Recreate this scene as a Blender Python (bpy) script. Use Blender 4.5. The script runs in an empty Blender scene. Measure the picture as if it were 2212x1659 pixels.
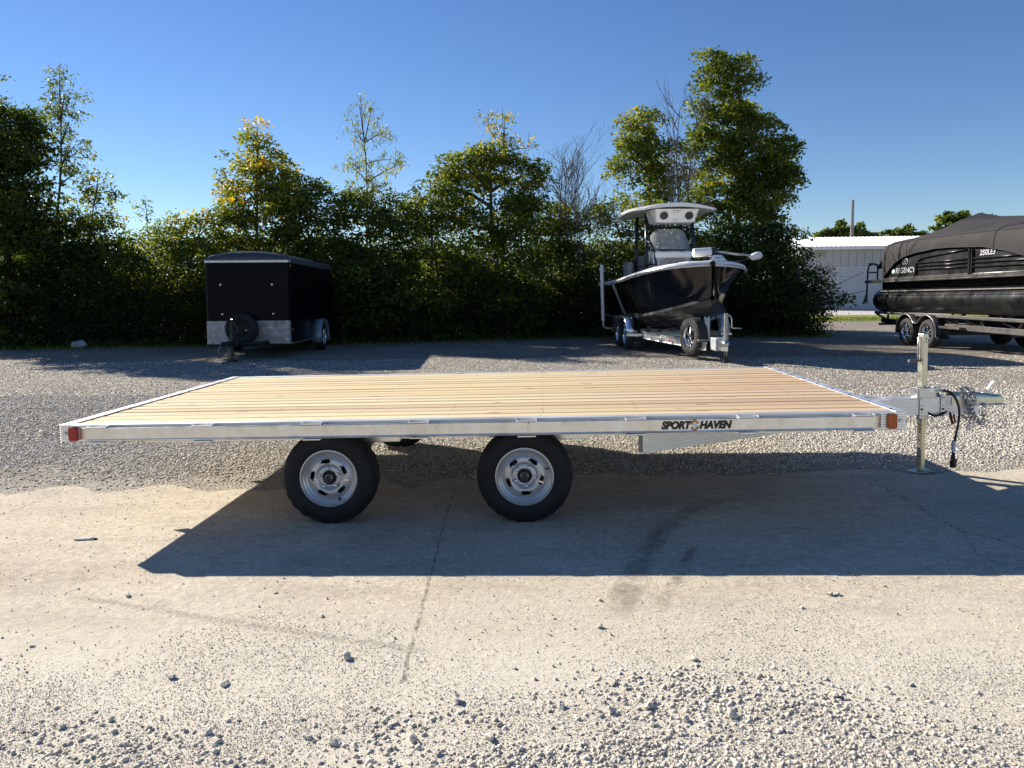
import bpy, math, random
import numpy as np
from mathutils import Matrix, Vector
random.seed(7); rng = np.random.default_rng(7)
S = bpy.context.scene
COL = S.collection
R = math.radians
# ------------------------------------------------------------------ camera
HC, PITCH, ROLL, F, CY = 1.438, 0.0803, -0.0078, 1534.0, 751.8   # reference frame 2212 x 1659
cam_d = bpy.data.cameras.new('camera'); cam = bpy.data.objects.new('camera', cam_d); COL.objects.link(cam)
cam_d.sensor_width = 36.0; cam_d.lens = F / 2212 * 36
cam_d.shift_y = -(829.5 - CY) / 2212
cam_d.clip_start = 0.05; cam_d.clip_end = 2000
cam.matrix_world = Matrix.Translation((0, 0, HC)) @ Matrix.Rotation(math.pi / 2 - PITCH, 4, 'X') @ Matrix.Rotation(ROLL, 4, 'Z')
S.camera = cam
# ------------------------------------------------------------------ sky and sun
SUN_EL, SUN_AZ = 28.7, 51.0          # azimuth to the left of +Y
w = bpy.data.worlds.new('World'); S.world = w; w.use_nodes = True
nt = w.node_tree; bg = nt.nodes['Background']
sky = nt.nodes.new('ShaderNodeTexSky'); sky.sky_type = 'NISHITA'; sky.sun_disc = False
sky.sun_elevation = R(SUN_EL); sky.sun_rotation = R(-SUN_AZ)
sky.air_density = 1.0; sky.dust_density = 0.0; sky.ozone_density = 4.0; sky.altitude = 200
hs = nt.nodes.new('ShaderNodeHueSaturation'); hs.inputs['Saturation'].default_value = 1.13; hs.inputs['Hue'].default_value = .509
nt.links.new(sky.outputs[0], hs.inputs['Color']); nt.links.new(hs.outputs[0], bg.inputs[0]); bg.inputs[1].default_value = 0.069
sd = bpy.data.lights.new('sun', 'SUN'); sun = bpy.data.objects.new('sun', sd); COL.objects.link(sun)
sd.energy = 5.0; sd.angle = R(0.53); sd.color = (1.0, 0.93, 0.83)
sv = Vector((-math.sin(R(SUN_AZ)) * math.cos(R(SUN_EL)), math.cos(R(SUN_AZ)) * math.cos(R(SUN_EL)), math.sin(R(SUN_EL))))
sun.rotation_euler = sv.to_track_quat('Z', 'Y').to_euler()
S.view_settings.view_transform = 'Standard'; S.view_settings.look = 'None'
S.view_settings.exposure = 0.86; S.view_settings.gamma = 1.0; S.view_settings.use_curve_mapping = False
S.cycles.max_bounces = 8; S.cycles.diffuse_bounces = 2; S.cycles.transparent_max_bounces = 12

# ------------------------------------------------------------------ surveying helpers: where a sight line meets the ground / a vertical plane
def ray(u, v):
    du, dv = u - 1106, v - CY; c, s = math.cos(ROLL), math.sin(ROLL)
    a, b = du * c + dv * s, -du * s + dv * c
    x, up = a / F, -b / F; c, s = math.cos(PITCH), math.sin(PITCH)
    return Vector((x, c + up * s, -s + up * c))
def gp(u, v, z=0.0):
    d = ray(u, v); p = None
    for _ in range(4):
        p = d * ((z + (GZ(p.x, p.y) if p is not None else 0) - HC) / d.z) + Vector((0, 0, HC))
    p.z = z; return p
def GZ(x, y):                        # the slab and the near yard rise slightly to the right
    t = np.clip((9.0 - y) / 4.4, 0, 1); t = t*t*(3-2*t); return (.0127*np.clip(x, -6, 6) - .0046)*t
def px(u, v, Y):
    d = ray(u, v); return d * (Y / d.y) + Vector((0, 0, HC))

# ------------------------------------------------------------------ mesh helpers
class MB:
    def __init__(s): s.v = []; s.f = []
    def add(s, vs, fs, T=None):
        o = len(s.v)
        for p in vs:
            p = Vector(p); s.v.append(tuple(T @ p if T is not None else p))
        s.f += [tuple(i + o for i in f) for f in fs]; return s
    def box(s, x0, x1, y0, y1, z0, z1, T=None):
        return s.add([(x0,y0,z0),(x1,y0,z0),(x1,y1,z0),(x0,y1,z0),(x0,y0,z1),(x1,y0,z1),(x1,y1,z1),(x0,y1,z1)],
                     [(0,3,2,1),(4,5,6,7),(0,1,5,4),(1,2,6,5),(2,3,7,6),(3,0,4,7)], T)
    def prism(s, prof, x0, x1, T=None):          # prof in (y,z), counter-clockwise seen from +x
        n = len(prof); vs = [(x0, y, z) for y, z in prof] + [(x1, y, z) for y, z in prof]
        fs = [tuple(range(n))[::-1], tuple(range(n, 2*n))] + [(i, (i+1) % n, n + (i+1) % n, n + i) for i in range(n)]
        return s.add(vs, fs, T)
    def tube(s, pts, r, n=8, cap=True, T=None):
        pts = [Vector(p) for p in pts]; rs = r if isinstance(r, (list, tuple)) else [r] * len(pts)
        vs = []; up = None
        for i, p in enumerate(pts):
            d = (pts[min(i+1, len(pts)-1)] - pts[max(i-1, 0)]).normalized()
            if up is None: up = Vector((0,0,1)) if abs(d.z) < .9 else Vector((1,0,0))
            a = d.cross(up).normalized(); b = a.cross(d).normalized(); up = b
            vs += [p + (a * math.cos(2*math.pi*k/n) + b * math.sin(2*math.pi*k/n)) * rs[i] for k in range(n)]
        fs = []
        for i in range(len(pts) - 1):
            for k in range(n):
                fs.append((i*n+k, i*n+(k+1) % n, (i+1)*n+(k+1) % n, (i+1)*n+k))
        if cap: fs += [tuple(range(n))[::-1], tuple(range((len(pts)-1)*n, len(pts)*n))]
        return s.add(vs, fs, T)
    def lathe(s, prof, n=32, T=None, pred=None, close=False):    # prof (r, y), about the y axis
        m = len(prof); vs = []
        for k in range(n):
            t = 2*math.pi*k/n
            for j, q in enumerate(prof):
                rr = q[0](t) if callable(q[0]) else q[0]
                vs.append((rr*math.cos(t), q[1], rr*math.sin(t)))
        fs = []
        for k in range(n):
            for j in range(m if close else m - 1):
                if pred and pred(j, k): continue
                a = k*m+j; b = k*m+(j+1) % m; c = ((k+1) % n)*m+(j+1) % m; d = ((k+1) % n)*m+j
                fs.append((a, d, c, b))
        return s.add(vs, fs, T)
    def ball(s, c, r, n=10, m=6, T=None):
        rx, ry, rz = r if isinstance(r, (tuple, list)) else (r, r, r)
        vs = [(c[0], c[1], c[2]+rz)]
        for j in range(1, m):
            a = math.pi*j/m
            for k in range(n):
                t = 2*math.pi*k/n; vs.append((c[0]+rx*math.sin(a)*math.cos(t), c[1]+ry*math.sin(a)*math.sin(t), c[2]+rz*math.cos(a)))
        vs.append((c[0], c[1], c[2]-rz)); L = len(vs)-1
        fs = [(0, 1+k, 1+(k+1) % n) for k in range(n)]
        for j in range(m-2):
            for k in range(n): fs.append((1+j*n+k, 1+(j+1)*n+k, 1+(j+1)*n+(k+1) % n, 1+j*n+(k+1) % n))
        fs += [(L, 1+(m-2)*n+(k+1) % n, 1+(m-2)*n+k) for k in range(n)]
        return s.add(vs, fs, T)
    def sheet(s, rows, T=None):                  # grid of points
        n = len(rows[0]); vs = [p for r in rows for p in r]; fs = []
        for i in range(len(rows)-1):
            for j in range(n-1): fs.append((i*n+j, i*n+j+1, (i+1)*n+j+1, (i+1)*n+j))
        return s.add(vs, fs, T)
    def build(s, name, m, parent=None, smooth=0, bevel=0, solid=0, loc=None, seg=2):
        me = bpy.data.meshes.new(name); me.from_pydata(s.v, [], s.f); me.update()
        o = bpy.data.objects.new(name, me); COL.objects.link(o)
        if m: me.materials.append(m)
        if parent: o.parent = parent
        if loc: o.location = loc
        if smooth:
            me.polygons.foreach_set('use_smooth', [True] * len(me.polygons))
            if smooth > 1: me.set_sharp_from_angle(angle=R(smooth))
        if solid:
            md = o.modifiers.new('solid', 'SOLIDIFY'); md.thickness = solid; md.offset = 0
        if bevel:
            md = o.modifiers.new('bevel', 'BEVEL'); md.width = bevel; md.segments = seg; md.limit_method = 'ANGLE'; md.angle_limit = R(35)
        return o
def empty(name, loc=(0,0,0), rot=(0,0,0)):
    o = bpy.data.objects.new(name, None); COL.objects.link(o); o.location = loc; o.rotation_euler = rot; o.empty_display_size = .2; return o
def tag(o, label=None, cat=None, group=None, kind=None):
    if label: o['label'] = label
    if cat: o['category'] = cat
    if group: o['group'] = group
    if kind: o['kind'] = kind
    return o
def copy_to(o, parent=None, loc=None):
    c = o.copy(); COL.objects.link(c); c.parent = parent
    if loc is not None: c.location = loc
    for ch in list(o.children): copy_to(ch, c)
    return c
def text(name, s, size, m, parent, T, shear=0.0, bold=0.0, sx=1.0, depth=0.0008, align='CENTER'):
    cu = bpy.data.curves.new(name, 'FONT'); cu.body = s; cu.size = size; cu.shear = shear; cu.offset = bold; cu.extrude = depth
    cu.align_x = align; cu.align_y = 'CENTER'
    t = bpy.data.objects.new('tmp', cu); COL.objects.link(t)
    dg = bpy.context.evaluated_depsgraph_get(); me = bpy.data.meshes.new_from_object(t.evaluated_get(dg)); me.name = name
    bpy.data.objects.remove(t); bpy.data.curves.remove(cu)
    me.transform(Matrix.Diagonal((sx, 1, 1, 1))); me.transform(T)
    o = bpy.data.objects.new(name, me); COL.objects.link(o); o.parent = parent; me.materials.clear(); me.materials.append(m); return o
def frame(o, ex, ey):                            # matrix whose x, y axes are ex, ey
    ex = Vector(ex).normalized(); ey = Vector(ey).normalized(); ez = ex.cross(ey)
    return Matrix(((ex.x, ey.x, ez.x, o[0]), (ex.y, ey.y, ez.y, o[1]), (ex.z, ey.z, ez.z, o[2]), (0,0,0,1)))

# ------------------------------------------------------------------ numpy value noise
def vnoise(x, y, seed=0):
    def h(i, j):
        n = (i.astype(np.int64) * 374761393 + j.astype(np.int64) * 668265263 + seed * 974634777) & 0x7fffffff
        n = ((n ^ (n >> 13)) * 1274126177) & 0x7fffffff
        return ((n ^ (n >> 16)) & 0xffff) / 65535.0
    i, j = np.floor(x), np.floor(y); fx, fy = x - i, y - j
    fx, fy = fx*fx*(3-2*fx), fy*fy*(3-2*fy)
    return (h(i,j)*(1-fx)+h(i+1,j)*fx)*(1-fy)+(h(i,j+1)*(1-fx)+h(i+1,j+1)*fx)*fy
def fbm(x, y, seed=0):
    return (vnoise(x,y,seed)*.5+vnoise(x*2.1,y*2.1,seed+1)*.3+vnoise(x*4.3,y*4.3,seed+2)*.2)

# ------------------------------------------------------------------ materials
def nodes(name):
    m = bpy.data.materials.new(name); m.use_nodes = True; t = m.node_tree; return m, t, t.nodes['Principled BSDF']
def N(t, kind, **kw):
    n = t.nodes.new('ShaderNode' + kind)
    for k, val in kw.items():
        if k in n.inputs.keys(): n.inputs[k].default_value = val
        else: setattr(n, k, val)
    return n
def ramp(t, fac, stops, interp='LINEAR'):
    n = t.nodes.new('ShaderNodeValToRGB'); e = n.color_ramp.elements; n.color_ramp.interpolation = interp
    while len(e) > 1: e.remove(e[-1])
    e[0].position = stops[0][0]; e[0].color = (*stops[0][1], 1)
    for p, c in stops[1:]:
        q = e.new(p); q.color = (*c, 1)
    t.links.new(fac, n.inputs[0]); return n.outputs[0]
def noise(t, scale, detail=4, rough=.55, vec=None, stretch=None, dim='3D'):
    n = t.nodes.new('ShaderNodeTexNoise'); n.inputs['Scale'].default_value = scale; n.inputs['Detail'].default_value = detail; n.inputs['Roughness'].default_value = rough
    if vec is None:
        vec = t.nodes.new('ShaderNodeTexCoord').outputs['Object']
    if stretch:
        mp = t.nodes.new('ShaderNodeMapping'); mp.inputs['Scale'].default_value = stretch; t.links.new(vec, mp.inputs[0]); vec = mp.outputs[0]
    t.links.new(vec, n.inputs['Vector']); return n
def mixc(t, fac, a, b, mode='MIX'):
    n = t.nodes.new('ShaderNodeMix'); n.data_type = 'RGBA'; n.blend_type = mode
    for k, x in ((0, fac), (6, a), (7, b)):
        if isinstance(x, (int, float)): n.inputs[k].default_value = x
        elif isinstance(x, tuple): n.inputs[k].default_value = (*x, 1)
        else: t.links.new(x, n.inputs[k])
    return n.outputs[2]
def bump(t, b, h, strength, dist=.01):
    n = t.nodes.new('ShaderNodeBump'); n.inputs['Strength'].default_value = strength; n.inputs['Distance'].default_value = dist
    t.links.new(h, n.inputs['Height']); t.links.new(n.outputs[0], b.inputs['Normal']); return n
def math1(t, op, a, b=None, clamp=False):
    n = t.nodes.new('ShaderNodeMath'); n.operation = op; n.use_clamp = clamp
    for k, x in ((0, a), (1, b)):
        if x is None: continue
        if isinstance(x, (int, float)): n.inputs[k].default_value = x
        else: t.links.new(x, n.inputs[k])
    return n.outputs[0]
def plain(name, c, rough=.5, metal=0.0, var=.18, scale=6, bmp=0.0, spec=.5, stretch=None, dirt=None, coat=0.0, rvar=.12):
    m, t, b = nodes(name)
    n1 = noise(t, scale, 5, .6, stretch=stretch)
    lo = tuple(x*(1-var) for x in c); hi = tuple(min(1, x*(1+var)) for x in c)
    col = ramp(t, n1.outputs[0], [(.3, lo), (.7, hi)])
    if dirt:
        n2 = noise(t, 2.2, 6, .65); f = ramp(t, n2.outputs[0], [(.5, (0,0,0)), (.72, (1,1,1))])
        col = mixc(t, math1(t, 'MULTIPLY', f, dirt[1]), col, dirt[0])
    t.links.new(col, b.inputs['Base Color'])
    b.inputs['Metallic'].default_value = metal; b.inputs['Specular IOR Level'].default_value = spec
    rr = ramp(t, n1.outputs[0], [(.25, (max(0, rough-rvar),)*3), (.75, (min(1, rough+rvar),)*3)]); t.links.new(rr, b.inputs['Roughness'])
    if coat: b.inputs['Coat Weight'].default_value = coat; b.inputs['Coat Roughness'].default_value = .04
    if bmp: bump(t, b, noise(t, scale*8, 3, .6, stretch=stretch).outputs[0], bmp, .004)
    return m
ALU = plain('aluminium', (.84,.83,.81), .46, .9, .10, 9, .06, stretch=(.15,1,1))
ALU2 = plain('dull_aluminium', (.72,.71,.69), .34, 1.0, .14, 14, .08)
GALV = plain('galvanised_steel', (.60,.58,.46), .38, 1.0, .14, 12, .05)
ZINC = plain('zinc_plate', (.55,.57,.60), .33, 1.0, .15, 20, .04)
RUBBER = plain('tyre_rubber', (.012,.012,.013), .72, 0, .3, 18, .15, .35, dirt=((.055,.05,.045), .25))
RUBBER2 = plain('dusty_tyre_rubber', (.04,.039,.038), .8, 0, .3, 14, .2, .3, dirt=((.12,.11,.095), .5))
RIM = plain('silver_wheel_paint', (.50,.50,.51), .34, .6, .08, 5, .02)
CHROME = plain('polished_wheel', (.80,.80,.82), .14, 1.0, .06, 5)
BLACKP = plain('black_plastic', (.012,.012,.012), .4, 0, .3, 20)
BLACKM = plain('black_powder_coat', (.010,.011,.014), .33, 0, .25, 8, .02)
DARKTUBE = plain('dark_blue_tube', (.010,.013,.022), .25, 0, .2, 8)
RUST = plain('rusty_steel', (.12,.05,.03), .8, .2, .4, 30, .2)
INK = plain('black_print', (.012,.011,.013), .45, 0, .1, 30)
BRONZE = plain('bronze_print', (.42,.23,.10), .4, 0, .3, 30)
WHITEP = plain('white_gelcoat', (.80,.80,.78), .25, 0, .04, 3, coat=.3)
OFFWH = plain('white_plastic', (.74,.74,.72), .35, 0, .06, 4)
RED = plain('red_lens', (.36,.012,.010), .35, 0, .12, 30, coat=.15)
AMBER = plain('amber_lens', (.50,.095,.012), .35, 0, .12, 30, coat=.15)
WOODB = plain('weathered_block', (.20,.15,.11), .85, 0, .3, 8, .3, stretch=(.2,1,1))
SILVERTXT = plain('silver_letters', (.62,.62,.64), .35, .3, .1, 20)
# pine boards
def wood():
    m, t, b = nodes('pine_board')
    tc = t.nodes.new('ShaderNodeTexCoord'); oi = t.nodes.new('ShaderNodeObjectInfo')
    cmb = t.nodes.new('ShaderNodeCombineXYZ')
    t.links.new(math1(t, 'MULTIPLY', oi.outputs['Random'], 37.0), cmb.inputs[0]); t.links.new(math1(t, 'MULTIPLY', oi.outputs['Random'], 91.0), cmb.inputs[1])
    va = t.nodes.new('ShaderNodeVectorMath'); va.operation = 'ADD'; t.links.new(tc.outputs['Object'], va.inputs[0]); t.links.new(cmb.outputs[0], va.inputs[1])
    P = va.outputs[0]
    g = noise(t, 1.0, 6, .6, P, (.9, 42, 20)); g2 = noise(t, 1.0, 3, .5, P, (.35, 9, 6)); big = noise(t, .9, 2, .5, P, (.7, 1.5, 1))
    c = ramp(t, g.outputs[0], [(.25, (.53,.43,.24)), (.5, (.69,.595,.375)), (.78, (.77,.685,.47))])
    c = mixc(t, math1(t, 'MULTIPLY', ramp(t, g2.outputs[0], [(.48, (0,0,0)), (.64, (1,1,1))]), .5), c, (.46,.30,.16), 'MIX')
    pk = math1(t, 'MULTIPLY', ramp(t, big.outputs[0], [(.47, (0,0,0)), (.66, (1,1,1))]), .4)
    c = mixc(t, pk, c, (.66,.50,.37))
    sx = t.nodes.new('ShaderNodeSeparateXYZ'); t.links.new(tc.outputs['Object'], sx.inputs[0])
    endp = t.nodes.new('ShaderNodeMapRange'); endp.inputs[1].default_value = 2.4; endp.inputs[2].default_value = 4.8; t.links.new(sx.outputs[0], endp.inputs[0])
    c = mixc(t, math1(t, 'MULTIPLY', endp.outputs[0], .85), c, (.51,.375,.265))
    tint = ramp(t, oi.outputs['Random'], [(0, (.82,.74,.66)), (.2, (.98,.97,.92)), (.45, (1.05,1.05,1.0)), (.7, (.98,.90,.76)), (1, (.88,.82,.80))])
    c = mixc(t, 1.0, c, tint, 'MULTIPLY')
    # knots
    vo = t.nodes.new('ShaderNodeTexVoronoi'); vo.inputs['Scale'].default_value = 1.0; vo.inputs['Randomness'].default_value = 1
    mp = t.nodes.new('ShaderNodeMapping'); mp.inputs['Scale'].default_value = (2.1, 6.5, .01); t.links.new(P, mp.inputs[0]); t.links.new(mp.outputs[0], vo.inputs['Vector'])
    k = ramp(t, vo.outputs['Distance'], [(.0, (1,1,1)), (.075, (.85,.85,.85)), (.10, (.25,.25,.25)), (.17, (0,0,0))])
    c = mixc(t, math1(t, 'MULTIPLY', k, .8), c, (.17,.085,.035))
    mk = noise(t, 1.0, 2, .5, P, (6, 34, 1)); k2 = ramp(t, mk.outputs[0], [(.70, (0,0,0)), (.77, (1,1,1))])
    c = mixc(t, math1(t, 'MULTIPLY', k2, .5), c, (.16,.10,.06))
    t.links.new(c, b.inputs['Base Color']); b.inputs['Roughness'].default_value = .72; b.inputs['Specular IOR Level'].default_value = .25
    bump(t, b, g.outputs[0], .25, .002); return m
WOOD = wood()
# ================================================================== ground
def gravel_mat():
    m, t, b = nodes('crushed_limestone')
    tc = t.nodes.new('ShaderNodeTexCoord').outputs['Object']
    v1 = N(t, 'TexVoronoi'); v1.inputs['Scale'].default_value = 55; t.links.new(tc, v1.inputs['Vector'])
    v2 = N(t, 'TexVoronoi'); v2.inputs['Scale'].default_value = 95; t.links.new(tc, v2.inputs['Vector'])
    c1 = ramp(t, v1.outputs['Color'], [(.0, (.31,.285,.24)), (.45, (.55,.505,.43)), (.8, (.68,.63,.54)), (1, (.76,.71,.61))])
    c2 = ramp(t, v2.outputs['Color'], [(.0, (.28,.255,.215)), (1, (.56,.515,.44))])
    sel = ramp(t, noise(t, 9, 3, .6, tc).outputs[0], [(.42, (0,0,0)), (.58, (1,1,1))])
    c = mixc(t, sel, c1, c2)
    crev = ramp(t, v1.outputs['Distance'], [(.25, (1,1,1)), (.75, (.55,.53,.50))])
    c = mixc(t, .8, c, crev, 'MULTIPLY')
    big = ramp(t, noise(t, .55, 5, .6, tc).outputs[0], [(.35, (.80,.78,.76)), (.7, (1.08,1.06,1.02))])
    c = mixc(t, 1, c, big, 'MULTIPLY')
    # fine pale limestone dust next to the slab and in the foreground
    sx = N(t, 'SeparateXYZ'); t.links.new(tc, sx.inputs[0])
    near = N(t, 'MapRange'); near.inputs[1].default_value = 5.9; near.inputs[2].default_value = 5.0; t.links.new(math1(t, 'ADD', sx.outputs[1], math1(t, 'MULTIPLY', math1(t, 'SUBTRACT', noise(t, 1.1, 4, .6, tc).outputs[0], .5), 1.6)), near.inputs[0])
    dust = ramp(t, noise(t, 30, 5, .7, tc).outputs[0], [(.3, (.48,.42,.33)), (.7, (.66,.60,.49))])
    c = mixc(t, math1(t, 'MULTIPLY', near.outputs[0], .85), c, dust)
    t.links.new(c, b.inputs['Base Color']); b.inputs['Roughness'].default_value = .92; b.inputs['Specular IOR Level'].default_value = .15
    h = math1(t, 'ADD', math1(t, 'MULTIPLY', v1.outputs['Distance'], -1.0), math1(t, 'MULTIPLY', v2.outputs['Distance'], -.4))
    bump(t, b, h, 1.0, .03); return m
GRAVEL = gravel_mat()
def slab_mat():
    m, t, b = nodes('dusty_concrete')
    tc = t.nodes.new('ShaderNodeTexCoord').outputs['Object']
    n1 = noise(t, .8, 6, .62, tc); n2 = noise(t, 24, 6, .72, tc); n3 = noise(t, 80, 4, .78, tc)
    c = ramp(t, n1.outputs[0], [(.30, (.50,.435,.325)), (.5, (.60,.525,.40)), (.70, (.66,.59,.46))])
    c = mixc(t, .45, c, ramp(t, n2.outputs[0], [(.34, (.50,.49,.48)), (.62, (1.2,1.2,1.2))]), 'MULTIPLY')
    c = mixc(t, .5, c, ramp(t, n3.outputs[0], [(.30, (.45,.43,.41)), (.62, (1.2,1.2,1.2))]), 'MULTIPLY')
    pit = ramp(t, noise(t, 60, 2, .5, tc, (1, 2.2, 1)).outputs[0], [(.62, (1,1,1)), (.72, (.50,.46,.42))])
    c = mixc(t, .8, c, pit, 'MULTIPLY')
    blot = ramp(t, noise(t, 2.3, 6, .7, tc, (.6, 1.6, 1)).outputs[0], [(.46, (1,1,1)), (.66, (.80,.78,.77))])
    c = mixc(t, .8, c, blot, 'MULTIPLY')
    # white limestone dust spread over the front part
    sx = N(t, 'SeparateXYZ'); t.links.new(tc, sx.inputs[0])
    yy = math1(t, 'ADD', sx.outputs[1], math1(t, 'MULTIPLY', math1(t, 'SUBTRACT', noise(t, 1.6, 5, .6, tc).outputs[0], .5), 1.5))
    mr = N(t, 'MapRange'); mr.inputs[1].default_value = 3.35; mr.inputs[2].default_value = 2.55; t.links.new(yy, mr.inputs[0])
    dc = ramp(t, noise(t, 45, 5, .7, tc).outputs[0], [(.28, (.48,.43,.335)), (.5, (.63,.575,.46)), (.75, (.72,.67,.555))])
    c = mixc(t, math1(t, 'MULTIPLY', mr.outputs[0], .9), c, dc)
    t.links.new(c, b.inputs['Base Color']); b.inputs['Roughness'].default_value = .9; b.inputs['Specular IOR Level'].default_value = .2
    h = math1(t, 'ADD', math1(t, 'MULTIPLY', n3.outputs[0], .6), n2.outputs[0]); bump(t, b, h, .75, .007); return m
SLAB = slab_mat()
g = MB(); g.sheet([[(x, y, float(GZ(x, y))) for x in (-300, -40, -6, -4, -2, 0, 2, 4, 6, 40, 300)] for y in (-80, 0, 2, 4, 4.6, 5, 5.5, 6, 6.5, 7, 7.5, 8, 8.5, 9, 40, 400)]); o = g.build('ground', GRAVEL); tag(o, kind='structure')
# slab: straight back edge, ragged dust-covered front edge
pa, pb = gp(0, 1061), gp(2212, 1013); kx = (pb.y-pa.y)/(pb.x-pa.x)
xs = np.linspace(-14, 16, 241); back = pa.y + (xs-pa.x)*kx + (fbm(xs*2.6, xs*0+3, 4)-.5)*.5 - .02
front = 1.6 + (fbm(xs*1.3, xs*0+9, 8)-.5)*.5
sb = MB(); sb.sheet([[(x, f_+(y-f_)*q, float(GZ(x, f_+(y-f_)*q))+.005) for x, f_, y in zip(xs, front, back)] for q in (0, .2, .4, .6, .75, .85, .93, 1)]); slab = sb.build('concrete_slab', SLAB); tag(slab, kind='structure')
def decal_mat(name, c, alpha, scale, lo, hi, edge=True):
    m, t, b = nodes(name); tc = t.nodes.new('ShaderNodeTexCoord').outputs['Object']
    t.links.new(ramp(t, noise(t, scale*2, 4, .6, tc).outputs[0], [(.3, tuple(x*.7 for x in c)), (.7, tuple(x*1.25 for x in c))]), b.inputs['Base Color'])
    b.inputs['Roughness'].default_value = .9; b.inputs['Specular IOR Level'].default_value = .1
    a = ramp(t, noise(t, scale, 5, .65, tc).outputs[0], [(lo, (0,0,0)), (hi, (1,1,1))])
    at = N(t, 'Attribute'); at.attribute_name = 'fade'
    a = math1(t, 'MULTIPLY', math1(t, 'MULTIPLY', a, at.outputs['Fac']), alpha)
    t.links.new(a, b.inputs['Alpha']); return m
def ribbon(name, pts, wd, m, z, cols=5, jag=.0, soft=True, sub=10):
    P = []
    for i in range(len(pts)-1):
        for k in range(sub): P.append(pts[i].lerp(pts[i+1], k/sub))
    P.append(pts[-1]); rows = []; fade = []
    for i, p in enumerate(P):
        d = (P[min(i+1, len(P)-1)] - P[max(i-1, 0)]); d.z = 0; d.normalize(); q = Vector((-d.y, d.x, 0))
        ww = wd[0] + (wd[1]-wd[0])*i/(len(P)-1); off = random.uniform(-jag, jag); wj = ww*(1+random.uniform(-.4, .5)*(jag > 0))
        r_ = []
        for j in range(cols):
            t_ = j/(cols-1)*2-1; pp = p + q*(t_*wj/2 + off); r_.append((pp.x, pp.y, z+.0015+float(GZ(pp.x, pp.y))))
            e_ = min(1, i/len(P)*8, (len(P)-1-i)/len(P)*8) if soft else 1
            fade.append((1-abs(t_)**2 if soft else 1) * e_)
        rows.append(r_)
    m_ = MB(); m_.sheet(rows); o = m_.build(name, m, slab)
    a = o.data.attributes.new('fade', 'FLOAT', 'POINT'); a.data.foreach_set('value', fade); return o
SCUFF = decal_mat('tyre_scuff', (.13,.115,.10), .62, 9, .34, .78)
CRACK = decal_mat('crack_dirt', (.13,.105,.08), .7, 30, .40, .66)
G = lambda *a: [gp(u, v) for u, v in a]
ribbon('tyre_mark', G((1600,1075),(1500,1100),(1430,1145),(1392,1200),(1360,1265),(1325,1345)), (.10, .20), SCUFF, .0065)
ribbon('tyre_mark', G((1500,1180),(1470,1240),(1420,1330)), (.06, .10), decal_mat('faint_scuff', (.16,.14,.12), .5, 7, .4, .7), .0065)
ribbon('tyre_mark', G((130,1285),(400,1330),(720,1380),(960,1415)), (.06, .07), decal_mat('faint_track', (.40,.36,.31), .5, 60, .4, .6), .0065)
ribbon('slab_crack', G((985,1055),(960,1130),(938,1220),(915,1300),(890,1390),(868,1480)), (.010, .016), CRACK, .0062, 3, .004, False)
ribbon('slab_crack', G((1875,1028),(1925,1065),(1985,1095),(2035,1128),(2075,1150),(2120,1160),(2165,1170),(2230,1200)), (.008, .022), CRACK, .0062, 3, .008, False)
ribbon('slab_crack', G((-60,1140),(0,1115),(60,1093),(137,1061)), (.010, .010), CRACK, .0062, 3, .004, False)
ribbon('slab_crack', G((320,1172),(430,1160),(560,1146),(700,1140)), (.004, .006), decal_mat('hairline', (.12,.10,.08), .6, 40, .35, .6), .0062, 3, .003, False)
ribbon('slab_crack', G((2075,1150),(2110,1200),(2140,1215),(2230,1235)), (.005, .010), CRACK, .0062, 3, .006, False)
# grass strip and concrete drive far behind, by the storage building
GRASS = plain('mown_grass', (.21,.25,.05), .9, 0, .45, 3, 0, .1, dirt=((.26,.24,.10), .8))
def flat(name, pts, z, m):
    b = MB(); b.add([(x, y, z) for x, y in pts], [tuple(range(len(pts)))]); o = b.build(name, m); tag(o, kind='structure'); return o
flat('lawn', [(6,31.4),(90,28.5),(90,37),(6,38)], .012, GRASS)
flat('driveway', [(0,38.0),(90,37),(90,46.5),(0,47.5)], .016, plain('pale_concrete', (.50,.47,.42), .9, 0, .12, 2))
# grass tufts on the lawn: real blades, nobody could count them
n = 9000; bx = rng.uniform(12, 34, n); by = rng.uniform(31.2, 34.5, n); hh = rng.uniform(.03, .10, n); aa = rng.uniform(0, 6.28, n)
vs = np.empty((n, 3, 3)); wv = np.stack([np.cos(aa), np.sin(aa), 0*aa], 1)*.012
bs = np.stack([bx, by, 0*bx+.01], 1); vs[:,0] = bs-wv; vs[:,1] = bs+wv; vs[:,2] = bs+np.stack([rng.normal(0,.03,n), rng.normal(0,.03,n), hh], 1)
def np_mesh(name, verts, faces_n, m, k=3, parent=None):
    me = bpy.data.meshes.new(name); nv = len(verts); nf = len(faces_n)
    me.vertices.add(nv); me.vertices.foreach_set('co', np.asarray(verts, np.float32).ravel())
    me.loops.add(nf*k); me.loops.foreach_set('vertex_index', np.asarray(faces_n, np.int32).ravel())
    me.polygons.add(nf); me.polygons.foreach_set('loop_start', np.arange(0, nf*k, k, dtype=np.int32))
    me.update(calc_edges=True); me.validate(); me.materials.append(m)
    o = bpy.data.objects.new(name, me); COL.objects.link(o)
    if parent: o.parent = parent
    return o
o = np_mesh('grass', vs.reshape(-1, 3), np.arange(n*3).reshape(-1, 3), GRASS); tag(o, 'mown grass strip beyond the gravel yard', 'grass', kind='stuff')

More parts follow.
